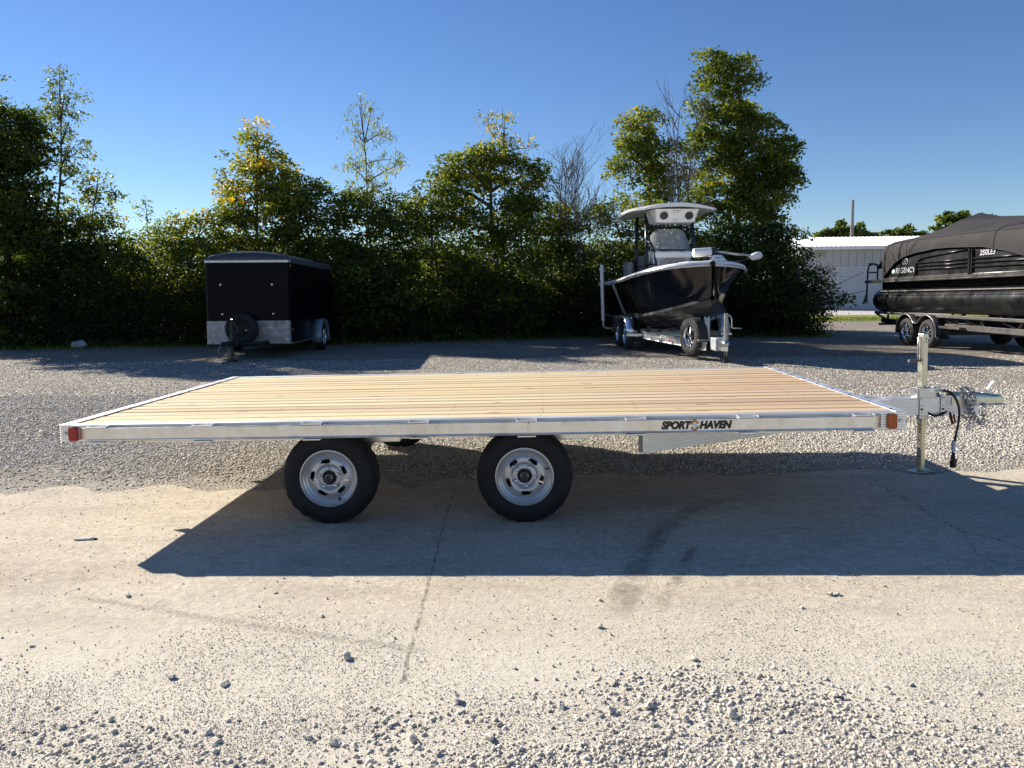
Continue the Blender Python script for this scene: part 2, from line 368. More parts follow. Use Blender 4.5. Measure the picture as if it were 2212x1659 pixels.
# ------------------------------------------------------------------ stones
def ico(sub):
    p = (1+5**.5)/2
    v = [(-1,p,0),(1,p,0),(-1,-p,0),(1,-p,0),(0,-1,p),(0,1,p),(0,-1,-p),(0,1,-p),(p,0,-1),(p,0,1),(-p,0,-1),(-p,0,1)]
    f = [(0,11,5),(0,5,1),(0,1,7),(0,7,10),(0,10,11),(1,5,9),(5,11,4),(11,10,2),(10,7,6),(7,1,8),(3,9,4),(3,4,2),(3,2,6),(3,6,8),(3,8,9),(4,9,5),(2,4,11),(6,2,10),(8,6,7),(9,8,1)]
    v = [np.array(q)/np.linalg.norm(q) for q in v]
    for _ in range(sub):
        nf = []; cache = {}
        def mid(a, b):
            k = (min(a,b), max(a,b))
            if k not in cache: q = v[a]+v[b]; v.append(q/np.linalg.norm(q)); cache[k] = len(v)-1
            return cache[k]
        for a, b, c in f:
            x, y, z = mid(a,b), mid(b,c), mid(c,a); nf += [(a,x,z),(b,y,x),(c,z,y),(x,y,z)]
        f = nf
    return np.array(v), np.array(f)
def octa():
    v = np.array([(1,0,0),(-1,0,0),(0,1,0),(0,-1,0),(0,0,1),(.5,.5,-.4)], float); v = np.array([(1,0,0),(0,1,0),(-1,0,0),(0,-1,0),(0,0,1)], float)
    f = np.array([(0,1,4),(1,2,4),(2,3,4),(3,0,4)]); return v, f
def stone_variants(sub, k, cut=5):
    out = []
    for i in range(k):
        v, f = ico(sub) if sub >= 0 else octa()
        v = v.copy()
        for c in range(cut):                      # flatten against random planes: broken faces
            nrm = rng.normal(size=3); nrm /= np.linalg.norm(nrm); d = rng.uniform(.34, .72)
            s_ = v@nrm; over = s_ > d; v[over] -= np.outer(s_[over]-d, nrm)
        v += rng.normal(0, .05 if sub > 0 else .17, v.shape); out.append(v)
    return np.array(out), f
def stone_mat():
    m, t, b = nodes('limestone_chip')
    gi = t.nodes.new('ShaderNodeNewGeometry'); tc = t.nodes.new('ShaderNodeTexCoord').outputs['Object']
    c = ramp(t, gi.outputs['Random Per Island'], [(0, (.24,.225,.20)), (.10, (.42,.385,.33)), (.4, (.56,.515,.43)), (.8, (.68,.63,.53)), (1, (.74,.69,.59))])
    c = mixc(t, .5, c, ramp(t, noise(t, 90, 4, .7, tc).outputs[0], [(.3, (.7,.7,.7)), (.7, (1.15,1.13,1.1))]), 'MULTIPLY')
    t.links.new(c, b.inputs['Base Color']); b.inputs['Roughness'].default_value = .9; b.inputs['Specular IOR Level'].default_value = .2
    bump(t, b, noise(t, 160, 3, .6, tc).outputs[0], .3, .003); return m
STONE = stone_mat()
def scatter(name, X, Y, size, sub, label, z=0.0, flat_=(.40, .75), emb=.30):
    n = len(X); V, f = stone_variants(sub, 10); nv = V.shape[1]
    out = np.empty((n, nv, 3)); k = rng.integers(0, 10, n)
    sc = np.stack([size*rng.uniform(.75, 1.25, n), size*rng.uniform(.6, 1.0, n), size*rng.uniform(*flat_, n)], 1)*.5
    P = V[k]*sc[:,None,:]; a = rng.uniform(0, 6.283, n); tx = rng.normal(0, .25, n)
    c, s = np.cos(tx), np.sin(tx); y = P[...,1]*c[:,None]-P[...,2]*s[:,None]; zz = P[...,1]*s[:,None]+P[...,2]*c[:,None]
    c, s = np.cos(a), np.sin(a); x = P[...,0]*c[:,None]-y*s[:,None]; y2 = P[...,0]*s[:,None]+y*c[:,None]
    out[...,0] = x+X[:,None]; out[...,1] = y2+Y[:,None]; out[...,2] = zz+(sc[:,2]*emb+GZ(X, Y))[:,None]+z
    fs = (f[None]+(np.arange(n)*nv)[:,None,None]).reshape(-1, 3)
    o = np_mesh(name, out.reshape(-1, 3), fs, STONE); tag(o, label, 'gravel', kind='stuff'); return o
def inview(X, Y, m=1.06): return np.abs(X) < (Y*1106/F*1.01 + .12)*m
# back gravel yard: near stones real, thinning with distance (the sheet takes over)
def yard(y0, y1, dens, s0, s1, sub, label):
    n = int((y1-y0)*(y0+y1)*.74*dens); Y = rng.uniform(y0, y1, n*2); X = rng.uniform(-1, 1, n*2)*(y1*.74+.3); k = inview(X, Y)
    edge = pa.y+(X-pa.x)*kx; band = np.clip((Y-edge-.05)/1.3 + (fbm(X*1.3, Y*1.3, 31)-.5)*1.2, 0, 1)
    k &= rng.random(n*2) < .10 + .9*band
    k &= Y > edge - .03
    X, Y = X[k], Y[k]; scatter('gravel', X, Y, rng.uniform(s0, s1, len(X))*(1+.5*(rng.random(len(X))**6)), sub, label, .0, (.40, .75), .14)
yard(4.9, 7.0, 2600, .010, .030, 0, 'coarse crushed limestone just behind the concrete')
yard(7.0, 10.0, 900, .014, .036, 0, 'crushed limestone yard behind the deck trailer')
yard(10.0, 15.0, 330, .02, .042, -1, 'crushed limestone farther back in the yard')
# front: dust with stones gathering towards the bottom and lower right
def front_density(X, Y):
    line = 2.46 + .10*np.sin(X*2.2+.6) + .20*np.clip(X, 0, 1.4) - .34*np.clip(X-.9, 0, 1)
    d = np.clip((line-Y)/.62, 0, 1); p = fbm(X*2.3, Y*3.1, 55)
    return np.clip(d*1.15*(p*2.2-.4), 0, 1)*np.where(X > 1.15, .6, 1)*(1+.5*np.exp(-((X-.55)/.5)**2))
n = 110000; X = rng.uniform(-2.2, 2.2, n); Y = rng.uniform(1.85, 2.75, n); k = inview(X, Y) & (rng.random(n) < front_density(X, Y)**1.3)
s_ = .0042 + .022*rng.random(k.sum())**4.8; scatter('gravel', X[k], Y[k], s_, 0, 'pale loose gravel along the bottom of the picture', .004, (.45, .8), .35)
n = 330000; X = rng.uniform(-3.4, 3.4, n); Y = 1.9+1.5*rng.random(n)**1.5; ed = np.clip((2.95-Y + (fbm(X*1.7, Y*1.7, 77)-.5)*1.3)/.7, 0, 1)
k = inview(X, Y) & (rng.random(n) < .8*ed**1.2 * (fbm(X*2.5, Y*2.5, 99)*1.5))
scatter('gravel', X[k], Y[k], rng.uniform(.0025, .0085, k.sum()), -1, 'fine grit strewn over the dusty concrete', .004, (.6, 1.0), .85)
n = 60000; X = rng.uniform(-4.3, 4.3, n); Y = 2.6+rng.random(n)*2.8; k = inview(X, Y) & (Y < pa.y+(X-pa.x)*kx) & (rng.random(n) < np.clip(fbm(X*1.4, Y*1.4, 12)*1.9-.45, 0, 1))
scatter('gravel', X[k], Y[k], 0.0028+.012*rng.random(k.sum())**11, -1, 'scattered pebbles on the bare concrete', .004, (.6, 1.0), .8)
n = 1500; X = rng.uniform(-4.3, 4.3, n); Y = 2.5+rng.random(n)*2.9; k = inview(X, Y) & (Y < pa.y+(X-pa.x)*kx) & (rng.random(n) < np.clip(fbm(X*.9+3, Y*.9, 41)*2.2-.55, 0, 1))
scatter('gravel', X[k], Y[k], .006+.010*rng.random(k.sum())**2.5, 0, 'small dark edged chips sprinkled over the bare concrete', .004, (.55, .9), .8)
# individual bigger stones lying loose
SV, SF = stone_variants(1, 8, 9); stone_me = []
for i in range(8):
    me = bpy.data.meshes.new('stone'); me.from_pydata([tuple(q) for q in SV[i]], [], [tuple(int(z) for z in q) for q in SF]); me.materials.append(STONE); stone_me.append(me)
BIG = [(278,1290,16),(752,1423,24),(696,1335,12),(595,1283,10),(487,1482,22),(373,1468,18),(1296,1300,13),(1296,1357,17),(1792,1287,16),(1807,1287,12),(1731,1316,11),(1499,1427,20),(1214,1532,22),(1402,1532,26),(1683,1492,18),(1803,1507,24),(1541,1494,18),(1582,1548,28),(450,1588,22),(722,1612,28),(663,1598,22),(985,1518,28),(1480,1560,24),(1320,1543,26),(1060,1600,30),(893,1600,26),(240,1560,18),(70,1400,12),(1110,1447,13),(1155,1470,12)]
LONE = ['pale stone on sunlit concrete just below the left tip of the trailer shadow', 'biggest lone stone on the concrete, left of the lower end of the long slab crack',
  'grey stone on concrete straight below the left trailer wheel', 'small stone close below the shadow edge, left of the left trailer wheel',
  'upper of two stones beside the fading tyre scuff', 'lower of two stones beside the fading tyre scuff',
  'blocky stone, left one of the touching pair below the lettering', 'smaller stone, right one of the touching pair right of the tyre scuff',
  'small pale stone just left of the touching pair on the concrete', 'lone angular stone on the edge of the foreground gravel, right of the tyre scuff', 'lone stone on the concrete at the far left below the pen']
for i, (u, v, sp) in enumerate(BIG):
    p = gp(u, v); s_ = sp/F*p.y/2*1.15
    o = bpy.data.objects.new('stone', stone_me[i % 8]); COL.objects.link(o); o.location = (p.x, p.y, .003+s_*.42+float(GZ(p.x, p.y))); o.scale = (s_*1.1, s_*.9, s_*.75); o.rotation_euler = (random.uniform(-.3,.3), random.uniform(-.3,.3), random.uniform(0, 6))
    if v < 1440: tag(o, LONE.pop(0), 'stone', 'stones on the bare concrete')
    else: tag(o, 'larger limestone lump among the foreground gravel', 'stone', 'stones in the foreground gravel')
# pale rock by the hedge, steel tyre gauge on the slab
p = gp(172, 752); b = MB(); v_, f_ = ico(2); v_ = v_*np.array([.20,.14,.13])*(1+.12*np.sin(v_[:,[1]]*5+v_[:,[0]]*3)); b.add([tuple(q) for q in v_], [tuple(int(z) for z in q) for q in f_])
o = b.build('rock', plain('pale_rock', (.42,.42,.41), .9, 0, .2, 9, .3), smooth=1, loc=(p.x, p.y, .08)); tag(o, 'pale boulder at the foot of the hedge on the left', 'rock')
pen = empty('pen'); p0, p1 = gp(159, 1170), gp(211, 1167); tag(pen, 'slim silver and black pen lying on the sunlit concrete', 'pen')
d = (p1-p0); T = frame((p0.x, p0.y, .0115+float(GZ(p0.x, p0.y))), d, Vector((0,0,1)).cross(d)); L = d.length
b = MB(); b.tube([(L*.1,0,0),(L*.86,0,0)], .0055, 10, T=T); b.build('barrel', OFFWH, pen, smooth=30)
b = MB(); b.tube([(0,0,0),(L*.02,0,0),(L*.10,0,0)], [.0015,.003,.0055], 10, T=T); b.build('tip', BLACKP, pen, smooth=30)
b = MB(); b.tube([(L*.86,0,0),(L*.97,0,0),(L,0,0)], [.0055,.005,.002], 10, T=T); b.build('button', BLACKP, pen, smooth=30)
b = MB(); b.box(L*.7, L*.88, -.001, .001, .005, .0075, T); b.build('clip', BLACKP, pen)

# ================================================================== storage building, pole
bl = empty('storage_building', (19.0, 46.8, 0), (0, 0, R(-4)))
tag(bl, 'low pale metal storage building with roll-up doors behind the yard', 'building')
SIDING = plain('pale_steel_siding', (.40,.39,.40), .5, .0, .06, 1.2); ROOFM = plain('white_steel_roof', (.80,.81,.83), .42, .0, .05, 1.0); DOORM = plain('white_roller_door', (.50,.51,.54), .5, 0, .05, 1)
EZ, BLEN, DPT = 3.95, 34, 13
b = MB(); b.box(0, BLEN, .03, DPT, 0, EZ); b.build('wall', SIDING, bl)
me = None
for k in range(68):
    if me is None: b = MB(); b.prism([(.03,2.75),(.0,2.75),(.0,EZ-.02),(.03,EZ-.02)], -.235, .235); b.box(-.25,-.235,-.012,.0,2.75,EZ-.02); o = b.build('wall_panel', SIDING, bl); me = o.data
    else: o = bpy.data.objects.new('wall_panel', me); COL.objects.link(o); o.parent = bl
    o.location = (.25+k*.5, 0, 0)
for k in range(8):
    x = 2.35 + k*4.1
    b = MB()
    for j in range(26): b.prism([(.022,.12+j*.1),(-.004,.125+j*.1),(-.004,.19+j*.1),(.022,.218+j*.1)], x, x+3.1)
    b.build('roller_door', DOORM, bl)
    b = MB(); b.box(x-.12, x, -.03, .03, 0, 2.83); b.box(x+3.1, x+3.22, -.03, .03, 0, 2.83); b.box(x, x+3.1, -.03, .03, 2.72, 2.83); b.build('door_frame', DOORM, bl)
    if k < 2: text('door_number', '32' if k == 0 else '33', .24, INK, bl, frame((x+2.0, -.02, 2.96), (1,0,0), (0,0,1)), 0, .006, .9)
b = MB(); b.box(-.5, BLEN+.5, -.48, -.44, EZ-.02, EZ+.16); b.box(-.5, BLEN+.5, -.44, .0, EZ+.0, EZ+.02); b.build('eave_trim', OFFWH, bl)
b = MB(); b.box(.9, 1.5, -.20, -.02, EZ-.42, EZ-.28); b.build('wall_lamp', plain('lamp_housing', (.35,.30,.20), .5), bl)
me = None
for k in range(115):                               # roof sheets with standing ribs
    if me is None:
        b = MB(); RZ = EZ+.18; SL = .165
        b.add([(-.15,-.5,RZ),(.12,-.5,RZ),(.12,DPT/2,RZ+SL*DPT/2),(-.15,DPT/2,RZ+SL*DPT/2)], [(0,1,2,3)])
        b.add([(.12,-.5,RZ),(.128,-.5,RZ+.035),(.142,-.5,RZ+.035),(.15,-.5,RZ),(.12,DPT/2,RZ+SL*DPT/2),(.128,DPT/2,RZ+SL*DPT/2+.035),(.142,DPT/2,RZ+SL*DPT/2+.035),(.15,DPT/2,RZ+SL*DPT/2)], [(0,1,5,4),(1,2,6,5),(2,3,7,6)])
        o = b.build('roof_sheet', ROOFM, bl); me = o.data
    else: o = bpy.data.objects.new('roof_sheet', me); COL.objects.link(o); o.parent = bl
    o.location = (-.3+k*.30, 0, 0)
b = MB(); b.add([(-.5,DPT/2,RZ+SL*DPT/2),(BLEN+.5,DPT/2,RZ+SL*DPT/2),(BLEN+.5,DPT+.5,RZ),(-.5,DPT+.5,RZ)], [(0,1,2,3)]); b.add([(0,.03,EZ),(0,DPT/2,EZ+.15+SL*DPT/2),(0,DPT,EZ)], [(0,1,2)]); b.build('roof_back', ROOFM, bl)
pole = empty('utility_pole', (px(1836,640,62).x, 62, 0)); tag(pole, 'bare wooden utility pole rising behind the storage building', 'utility pole')
POLEM = plain('weathered_pole', (.20,.18,.165), .9, 0, .2, 2, .2, stretch=(4,4,.3))
b = MB(); b.tube([(0,0,0),(0,0,5),(0,0,px(1836,432,62).z)], [.17,.15,.12], 12); b.build('post', POLEM, pole, smooth=30)
for k, (du, v0, v1) in enumerate(((-190, 498, 488), (170, 508, 492))):
    a = px(1836, v1, 62); e_ = px(1836+du, v0, 66); b = MB(); pts = []
    for i in range(13):
        t_ = i/12; q = a.lerp(e_, t_) - pole.location; q.z -= .5*math.sin(math.pi*t_); pts.append(q)
    b.tube(pts, .018, 5); b.build('wire', INK, pole)
# ================================================================== wheels (axis = local y, outer face towards -y)
def seg_pred(nseg, nslots, half, jset, off=0.0):
    def p(j, k):
        if j not in jset: return False
        t = ((k + .5) / nseg * nslots + off) % 1.0
        hw = half[jset.index(j)]
        return hw[0] < t < hw[1]
    return p
DKRUST = plain('dark_hub', (.03,.02,.015), .7, .2, .4, 30, .1)
def tyre_mesh(r, w_, rr, mat, tread=True):
    mb = MB(); n = 72
    def blk(rad, d, ph):
        return lambda t: rad - (d if int((t/(2*math.pi)*n) + ph) % 3 == 0 else 0)
    s = w_/2
    half = [(rr-.004, -s*.80), (rr+.006, -s*.93), (rr+(r-rr)*.35, -s*1.0), (rr+(r-rr)*.62, -s*.99), (rr+(r-rr)*.64, -s*.965), (rr+(r-rr)*.80, -s*.93),
            (blk(r-.018, .007, 0), -s*.86), (blk(r-.004, .008, 0), -s*.74), (blk(r-.0015, .006, 0), -s*.50), (r-.012, -s*.48), (r-.012, -s*.42), (r, -s*.40), (r, -s*.06), (r-.011, -s*.04)]
    prof = half + [(a, -y) for a, y in half[::-1]]
    mb.lathe(prof, n); return mb
def make_wheel(parent, loc, r, w_, rr, style, tyre_m, rim_m, rot=(0,0,0), spin=0.0, lugs=5, axle_y=None):
    s = w_/2
    rimb = MB(); Tm = Matrix.Rotation(spin, 4, 'Y')
    if style == 'slot':
        n = 120
        prof = [(rr+.002, -s*.80), (rr-.003, -s*.90), (rr-.010, -s*.91), (rr-.015, -s*.84), (rr-.017, -s*.74), (rr-.026, -s*.70), (rr-.032, -s*.58), (rr-.038, -s*.56),
                (rr*.765, -s*.50), (rr*.74, -s*.52), (rr*.70, -s*.60), (rr*.65, -s*.655), (rr*.59, -s*.68), (rr*.54, -s*.69), (rr*.51, -s*.69), (rr*.47, -s*.68), (rr*.445, -s*.66), (rr*.42, -s*.62), (rr*.40, -s*.60), (rr*.38, -s*.62), (rr*.30, -s*.64), (rr*.265, -s*.645), (rr*.245, -s*.62), (rr*.24, -s*.40)]
        pr = seg_pred(n, 5, [(.30,.66), (.27,.74), (.30,.60)], [11, 12, 13])
        rimb.lathe(prof, n, Tm, pr)
    else:
        n = 48
        rimb.lathe([(rr+.002, -s*.80), (rr-.003, -s*.92), (rr-.012, -s*.92), (rr-.018, -s*.80), (rr-.03, -s*.55), (rr-.035, s*.3)], n, Tm)
        ns = 5 if style == 'star' else 6
        for k in range(ns):
            a = 2*math.pi*k/ns + .3; ca, sa = math.cos(a), math.sin(a)
            for da in ((-.17, .17) if style == 'star' else (0,)):
                wd = .013 if style == 'star' else .026
                e = Vector((math.cos(a+da), 0, math.sin(a+da))); q = Vector((-e.z, 0, e.x))
                p0, p1 = e*.03, e*(rr-.016)
                vs = []
                for p, wq, yy in ((p0, wd*.8, -s*.86), (p1, wd*1.35, -s*.74)):
                    vs += [p-q*wq+Vector((0,yy+.012,0)), p-q*wq*.7+Vector((0,yy,0)), p+q*wq*.7+Vector((0,yy,0)), p+q*wq+Vector((0,yy+.012,0))]
                vs += [v + Vector((0, .03, 0)) for v in (vs[0], vs[3], vs[4], vs[7])]
                rimb.add(vs, [(0,4,5,1),(1,5,6,2),(2,6,7,3),(0,8,10,4),(3,7,11,9),(5,4,7,6)], Tm)
        rimb.lathe([(.001, -s*.93), (.026, -s*.92), (.034, -s*.84), (.05, -s*.80), (.055, -s*.5)], 24, Tm)
    wh = rimb.build('wheel', rim_m, parent, smooth=40, loc=loc); wh.rotation_euler = rot
    tyre_mesh(r, w_, rr, tyre_m).build('tyre', tyre_m, wh, smooth=45)
    back = MB(); back.lathe([(.001, s*.05), (rr-.03, s*.05), (rr-.034, -s*.45), (rr+.0, s*.8)], 32)
    back.build('brake_drum', BLACKP if style == 'slot' else BLACKM, wh, smooth=40)
    if style == 'slot':
        hb = MB(); hb.lathe([(rr*.235, -s*.42), (rr*.215, -s*.50), (rr*.13, -s*.55)], 24); hb.build('hub', DKRUST, wh, smooth=40)
        hc = MB(); hc.lathe([(rr*.14, -s*.52), (rr*.135, -s*.86), (rr*.115, -s*.90)], 24); hc.build('grease_cap', ZINC if rim_m is RIM else BLACKP, wh, smooth=40)
        pl = MB(); pl.lathe([(rr*.118, -s*.895), (rr*.10, -s*.93), (.001, -s*.935)], 20); pl.build('cap_plug', BLACKP, wh, smooth=40)
        nutm = None
        for k in range(lugs):
            a = spin + 2*math.pi*k/lugs + .25
            if nutm is None:
                nb = MB(); nb.lathe([(.0135, .006), (.0115, -.006), (.011, -.020), (.004, -.022), (.001, -.022)], 6); o = nb.build('lug_nut', ZINC if rim_m is RIM else BLACKP, wh); nutm = o.data
            else:
                o = bpy.data.objects.new('lug_nut', nutm); COL.objects.link(o); o.parent = wh
            o.location = (rr*.335*math.cos(a), -s*.64, rr*.335*math.sin(a))
        vb = MB(); a = spin*2 - 1.4; vb.tube([((rr-.036)*math.cos(a), -s*.55, (rr-.036)*math.sin(a)), ((rr-.036)*math.cos(a), -s*.80, (rr-.036)*math.sin(a))], .006, 8); vb.build('valve_stem', BLACKP, wh, smooth=1)
        sb = MB(); a = spin + (-.25 if spin < .3 else -1.2); e = Vector((math.cos(a), 0, math.sin(a))); q = Vector((-e.z, 0, e.x)); c0 = e*rr*.60 + Vector((0, -s*.70, 0))
        sb.add([c0+e*.017-q*.006, c0+e*.017+q*.006, c0-e*.017+q*.006, c0-e*.017-q*.006], [(0,1,2,3)]); sb.build('sticker', ALU2, wh)
    return wh

# ================================================================== the flatbed trailer
HX, HY, YAW, TILT, LEN, D, W = -2.8154 + .0102, 4.3605, -.043, .0163, 5.1425, .6261, 2.5
fb = empty('flatbed_trailer', (HX, HY, 0), (0, -TILT, YAW))
tag(fb, 'aluminium flatbed trailer with plain pine board deck parked on the concrete', 'trailer')
FM = Matrix.Translation((HX, HY, 0)) @ Matrix.Rotation(YAW, 4, 'Z') @ Matrix.Rotation(-TILT, 4, 'Y'); FI = FM.inverted()
def tl(u, v, y):                                  # local point of the trailer, on the plane local y, seen at u, v
    o = FI @ Vector((0, 0, HC)); d = FI.to_3x3() @ ray(u, v); return o + d * ((y - o.y) / d.y)
def fz(x, y=4.5): return float(GZ(HX + x, y)) - TILT * x                       # local height of the ground at local x
# deck boards
nb_ = 17; bw = (W - .126) / nb_; bm = None
for i in range(nb_):
    if bm is None:
        b = MB(); b.box(.012, LEN-.012, -bw/2+.009, bw/2-.009, -.036, 0); o = b.build('deck_board', WOOD, fb, bevel=.003); bm = o.data
    else:
        o = bpy.data.objects.new('deck_board', bm); COL.objects.link(o); o.parent = fb
        md = o.modifiers.new('bevel', 'BEVEL'); md.width = .003; md.segments = 2; md.limit_method = 'ANGLE'
    o.location = (0, .063 + bw*(i+.5), D - .004 - random.random()*.002)
    o.rotation_euler = (random.uniform(-.006, .006), 0, random.uniform(-.0004, .0004))
sc_ = MB()
for xs in (.6, 1.2, 1.8, 2.4, 3.0, 3.6, 4.2, 4.75):
    for i in range(nb_):
        for dy in (-.035, .035):
            if random.random() < .35: continue
            cx_, cy_ = xs + random.uniform(-.012, .012), .063 + bw*(i+.5) + dy + random.uniform(-.006, .006)
            sc_.lathe([(.001, 0), (.0036, 0), (.0038, -.001)], 6, Matrix.Translation((cx_, cy_, D-.0028)) @ Matrix.Rotation(math.pi/2, 4, 'X'))
o = sc_.build('deck_screw', plain('screw_head', (.16,.12,.085), .6, .3), fb); o['kind'] = 'stuff'
# ribbed channel frames: outer web at y = 0, top flange 6 cm
def rib_side(sgn, y, z0, z1, n, d=.005):          # points down the outer face from z1 to z0
    pts = []; st = (z1 - z0) / n
    for i in range(n):
        a = z1 - st*i
        pts += [(y, a), (y, a - st*.62), (y + sgn*d, a - st*.70), (y + sgn*d, a - st*.92)]
    return pts + [(y, z0)]
FH = .105
def channel(y0, s):                               # s=+1: web at y0, flange towards +y
    out = rib_side(s, y0, D-FH, D, 7)
    inner = [(y0+s*.055, D-FH), (y0+s*.055, D-FH+.006), (y0+s*.008, D-FH+.006), (y0+s*.008, D-.042), (y0+s*.058, D-.042), (y0+s*.058, D)]
    return out + inner
b = MB(); b.prism(channel(0, 1)[::-1] if False else channel(0, 1), 0, LEN); b.build('side_rail', ALU, fb)
b = MB(); b.prism(channel(W, -1)[::-1], 0, LEN); b.build('side_rail', ALU, fb)
# end frames and the screwed trim strips
for xe, sg in ((0, 1), (LEN, -1)):
    x0, x1 = sorted((xe + sg*.003, xe + sg*.05))
    b = MB(); b.box(x0, x1, .060, W-.060, D-FH, D-.042); b.build('end_frame', ALU2, fb, bevel=.003)
    x0, x1 = sorted((xe - sg*.004, xe + sg*.062))
    b = MB(); b.box(x0, x1, .002, W-.002, D-.001, D+.0035); o = b.build('edge_trim', ALU, fb, bevel=.0015)
    sm = None
    for k in range(9):
        if sm is None:
            c = MB(); c.lathe([(.001, -.004), (.006, -.0035), (.009, 0)], 10, Matrix.Rotation(-math.pi/2, 4, 'X')); so = c.build('screw', INK, o, smooth=1); sm = so.data
        else: so = bpy.data.objects.new('screw', sm); COL.objects.link(so); so.parent = o
        so.location = (xe + sg*.044, .10 + k*(W-.2)/8, D+.0035)
# rub rails with bent ends, both sides
def rub(y, s):
    z0, z1 = D-.093, D-.013
    path = [(.128, -.003), (.196, -.047), (4.93, -.047), (4.995, -.003)]
    prof = [(0, z0), (-.002, z0+.006), (0, z0+.012), (0, z1-.004), (-.004, z1), (.012, z1), (.010, z1-.007), (.0065, z1-.010), (.0065, z0+.012), (.012, z0)]
    rows = []
    for x, o in path: rows.append([(x, y + s*(o+p), z) for p, z in prof] + [(x, y + s*(o+prof[0][0]), prof[0][1])])
    m = MB(); m.sheet(rows); return m.build('rub_rail', ALU2, fb)
for yy, s in ((0, 1), (W, -1)):
    rub(yy, s)
    wb = MB(); x = 2.916; wb.tube([(x, yy - s*.048, D-.016 - i*.0095) for i in range(9)], [.006 + .002*(i % 2) for i in range(9)], 8); wb.build('weld_seam', ALU2, fb, smooth=1)
    for xs in (.256, .921, 1.597, 2.252, 2.902, 3.553, 4.214, 4.884):
        t_ = .005; b = MB(); h0, h1 = D-.095, D-.004
        b.box(xs-.062, xs-.062+t_, *sorted((yy-s*.040, yy-s*.001)), h0+.004, h1); b.box(xs+.057, xs+.057+t_, *sorted((yy-s*.040, yy-s*.001)), h0+.004, h1)
        b.box(xs-.057, xs+.057, *sorted((yy-s*.0505, yy-s*.0455)), D-.013, h1)
        b.box(xs-.055, xs+.055, *sorted((yy-s*.052, yy-s*.006)), h0-.012, h0-.004)
        b.build('stake_pocket', ALU, fb, bevel=.001)
# marker lights and bolts
def rrect(w_, h_, r, n=4):
    pts = []
    for cx, cz, a0 in ((w_/2-r, h_/2-r, 0), (-w_/2+r, h_/2-r, 90), (-w_/2+r, -h_/2+r, 180), (w_/2-r, -h_/2+r, 270)):
        for i in range(n+1):
            a = R(a0 + 90*i/n); pts.append((cx + r*math.cos(a), cz + r*math.sin(a)))
    return pts
def lamp(xc, m, name):
    b = MB(); pts = rrect(.056, .088, .012)
    for (sc, y0), (sc2, y1) in (((1, 0), (1, -.012)), ((1, -.012), (.93, -.016))):
        n = len(pts); vs = [(xc + x*sc, y0, D-.055 + z*sc) for x, z in pts] + [(xc + x*sc2, y1, D-.055 + z*sc2) for x, z in pts]
        b.add(vs, [(i, (i+1) % n, n+(i+1) % n, n+i) for i in range(n)] + ([tuple(range(n, 2*n))] if y1 < -.013 else []))
    for k in range(6): b.box(xc-.024, xc+.024, -.0172, -.015, D-.055-.036+k*.0135, D-.055-.036+k*.0135+.003)
    return b.build(name, m, fb, smooth=30)
o = lamp(.089, RED, 'marker_lamp'); o['label'] = 'red rear marker lamp'
o = lamp(5.058, AMBER, 'marker_lamp'); o['label'] = 'amber front marker lamp'
for xb in (.034, 5.112):
    b = MB(); b.lathe([(.014, 0), (.014, -.003), (.009, -.0032), (.009, -.010), (.001, -.0105)], 12); b.build('bolt', ZINC, fb, smooth=30, loc=(xb, -.0005, D-.052))
# long carrier tubes under the deck
for yy in (.47, 1.60):
    b = MB(); b.add([(.12,yy-.03,D-FH-.045),(.12,yy+.03,D-FH-.045),(.12,yy+.03,D-FH-.001),(.12,yy-.03,D-FH-.001),(.30,yy-.03,D-FH-.10),(.30,yy+.03,D-FH-.10),(.30,yy+.03,D-FH-.001),(.30,yy-.03,D-FH-.001)], [(0,1,2,3),(0,4,5,1),(1,5,6,2),(3,2,6,7),(0,3,7,4)])
    b.add([(.12,yy-.03,D-FH-.10),(.12,yy+.03,D-FH-.10),(-.0,yy+.02,D-FH-.075),(.12,yy-.03,D-FH-.05),(.12,yy+.03,D-FH-.05)], [(0,1,2),(0,2,3),(1,4,2),(3,2,4)]); b.box(.30, LEN-.3, yy-.03, yy+.03, D-FH-.10, D-FH-.001); b.build('carrier_tube', ALU2, fb)
# cross members and axle carriers below the deck
for xs in (.6, 1.2, 1.8, 2.4, 3.0, 3.6, 4.2, 4.75):
    b = MB(); b.box(xs-.02, xs+.02, .062, W-.062, D-.10, D-.043); b.build('cross_member', ALU2, fb)
WX = (1.652, 2.880)
for i, x in enumerate(WX):
    zc = .295 + fz(x)
    for y, rz in ((.155, 0), (W-.155, math.pi)):
        make_wheel(fb, (x, y, zc), .298, .18, .184, 'slot', RUBBER, RIM, (0, 0, rz), spin=(.12 if i == 0 else .85))
    b = MB(); b.tube([(x, .2, zc), (x, W-.2, zc)], .03, 12); b.build('axle', BLACKM, fb, smooth=1)
    for yy in (.30, W-.30):
        b = MB(); b.box(x-.12, x+.42, yy-.035, yy+.035, D-FH-.085, D-FH-.001); b.box(x-.03, x+.03, yy-.02, yy+.02, zc, D-FH-.085); b.build('axle_carrier', ALU2, fb, bevel=.003)
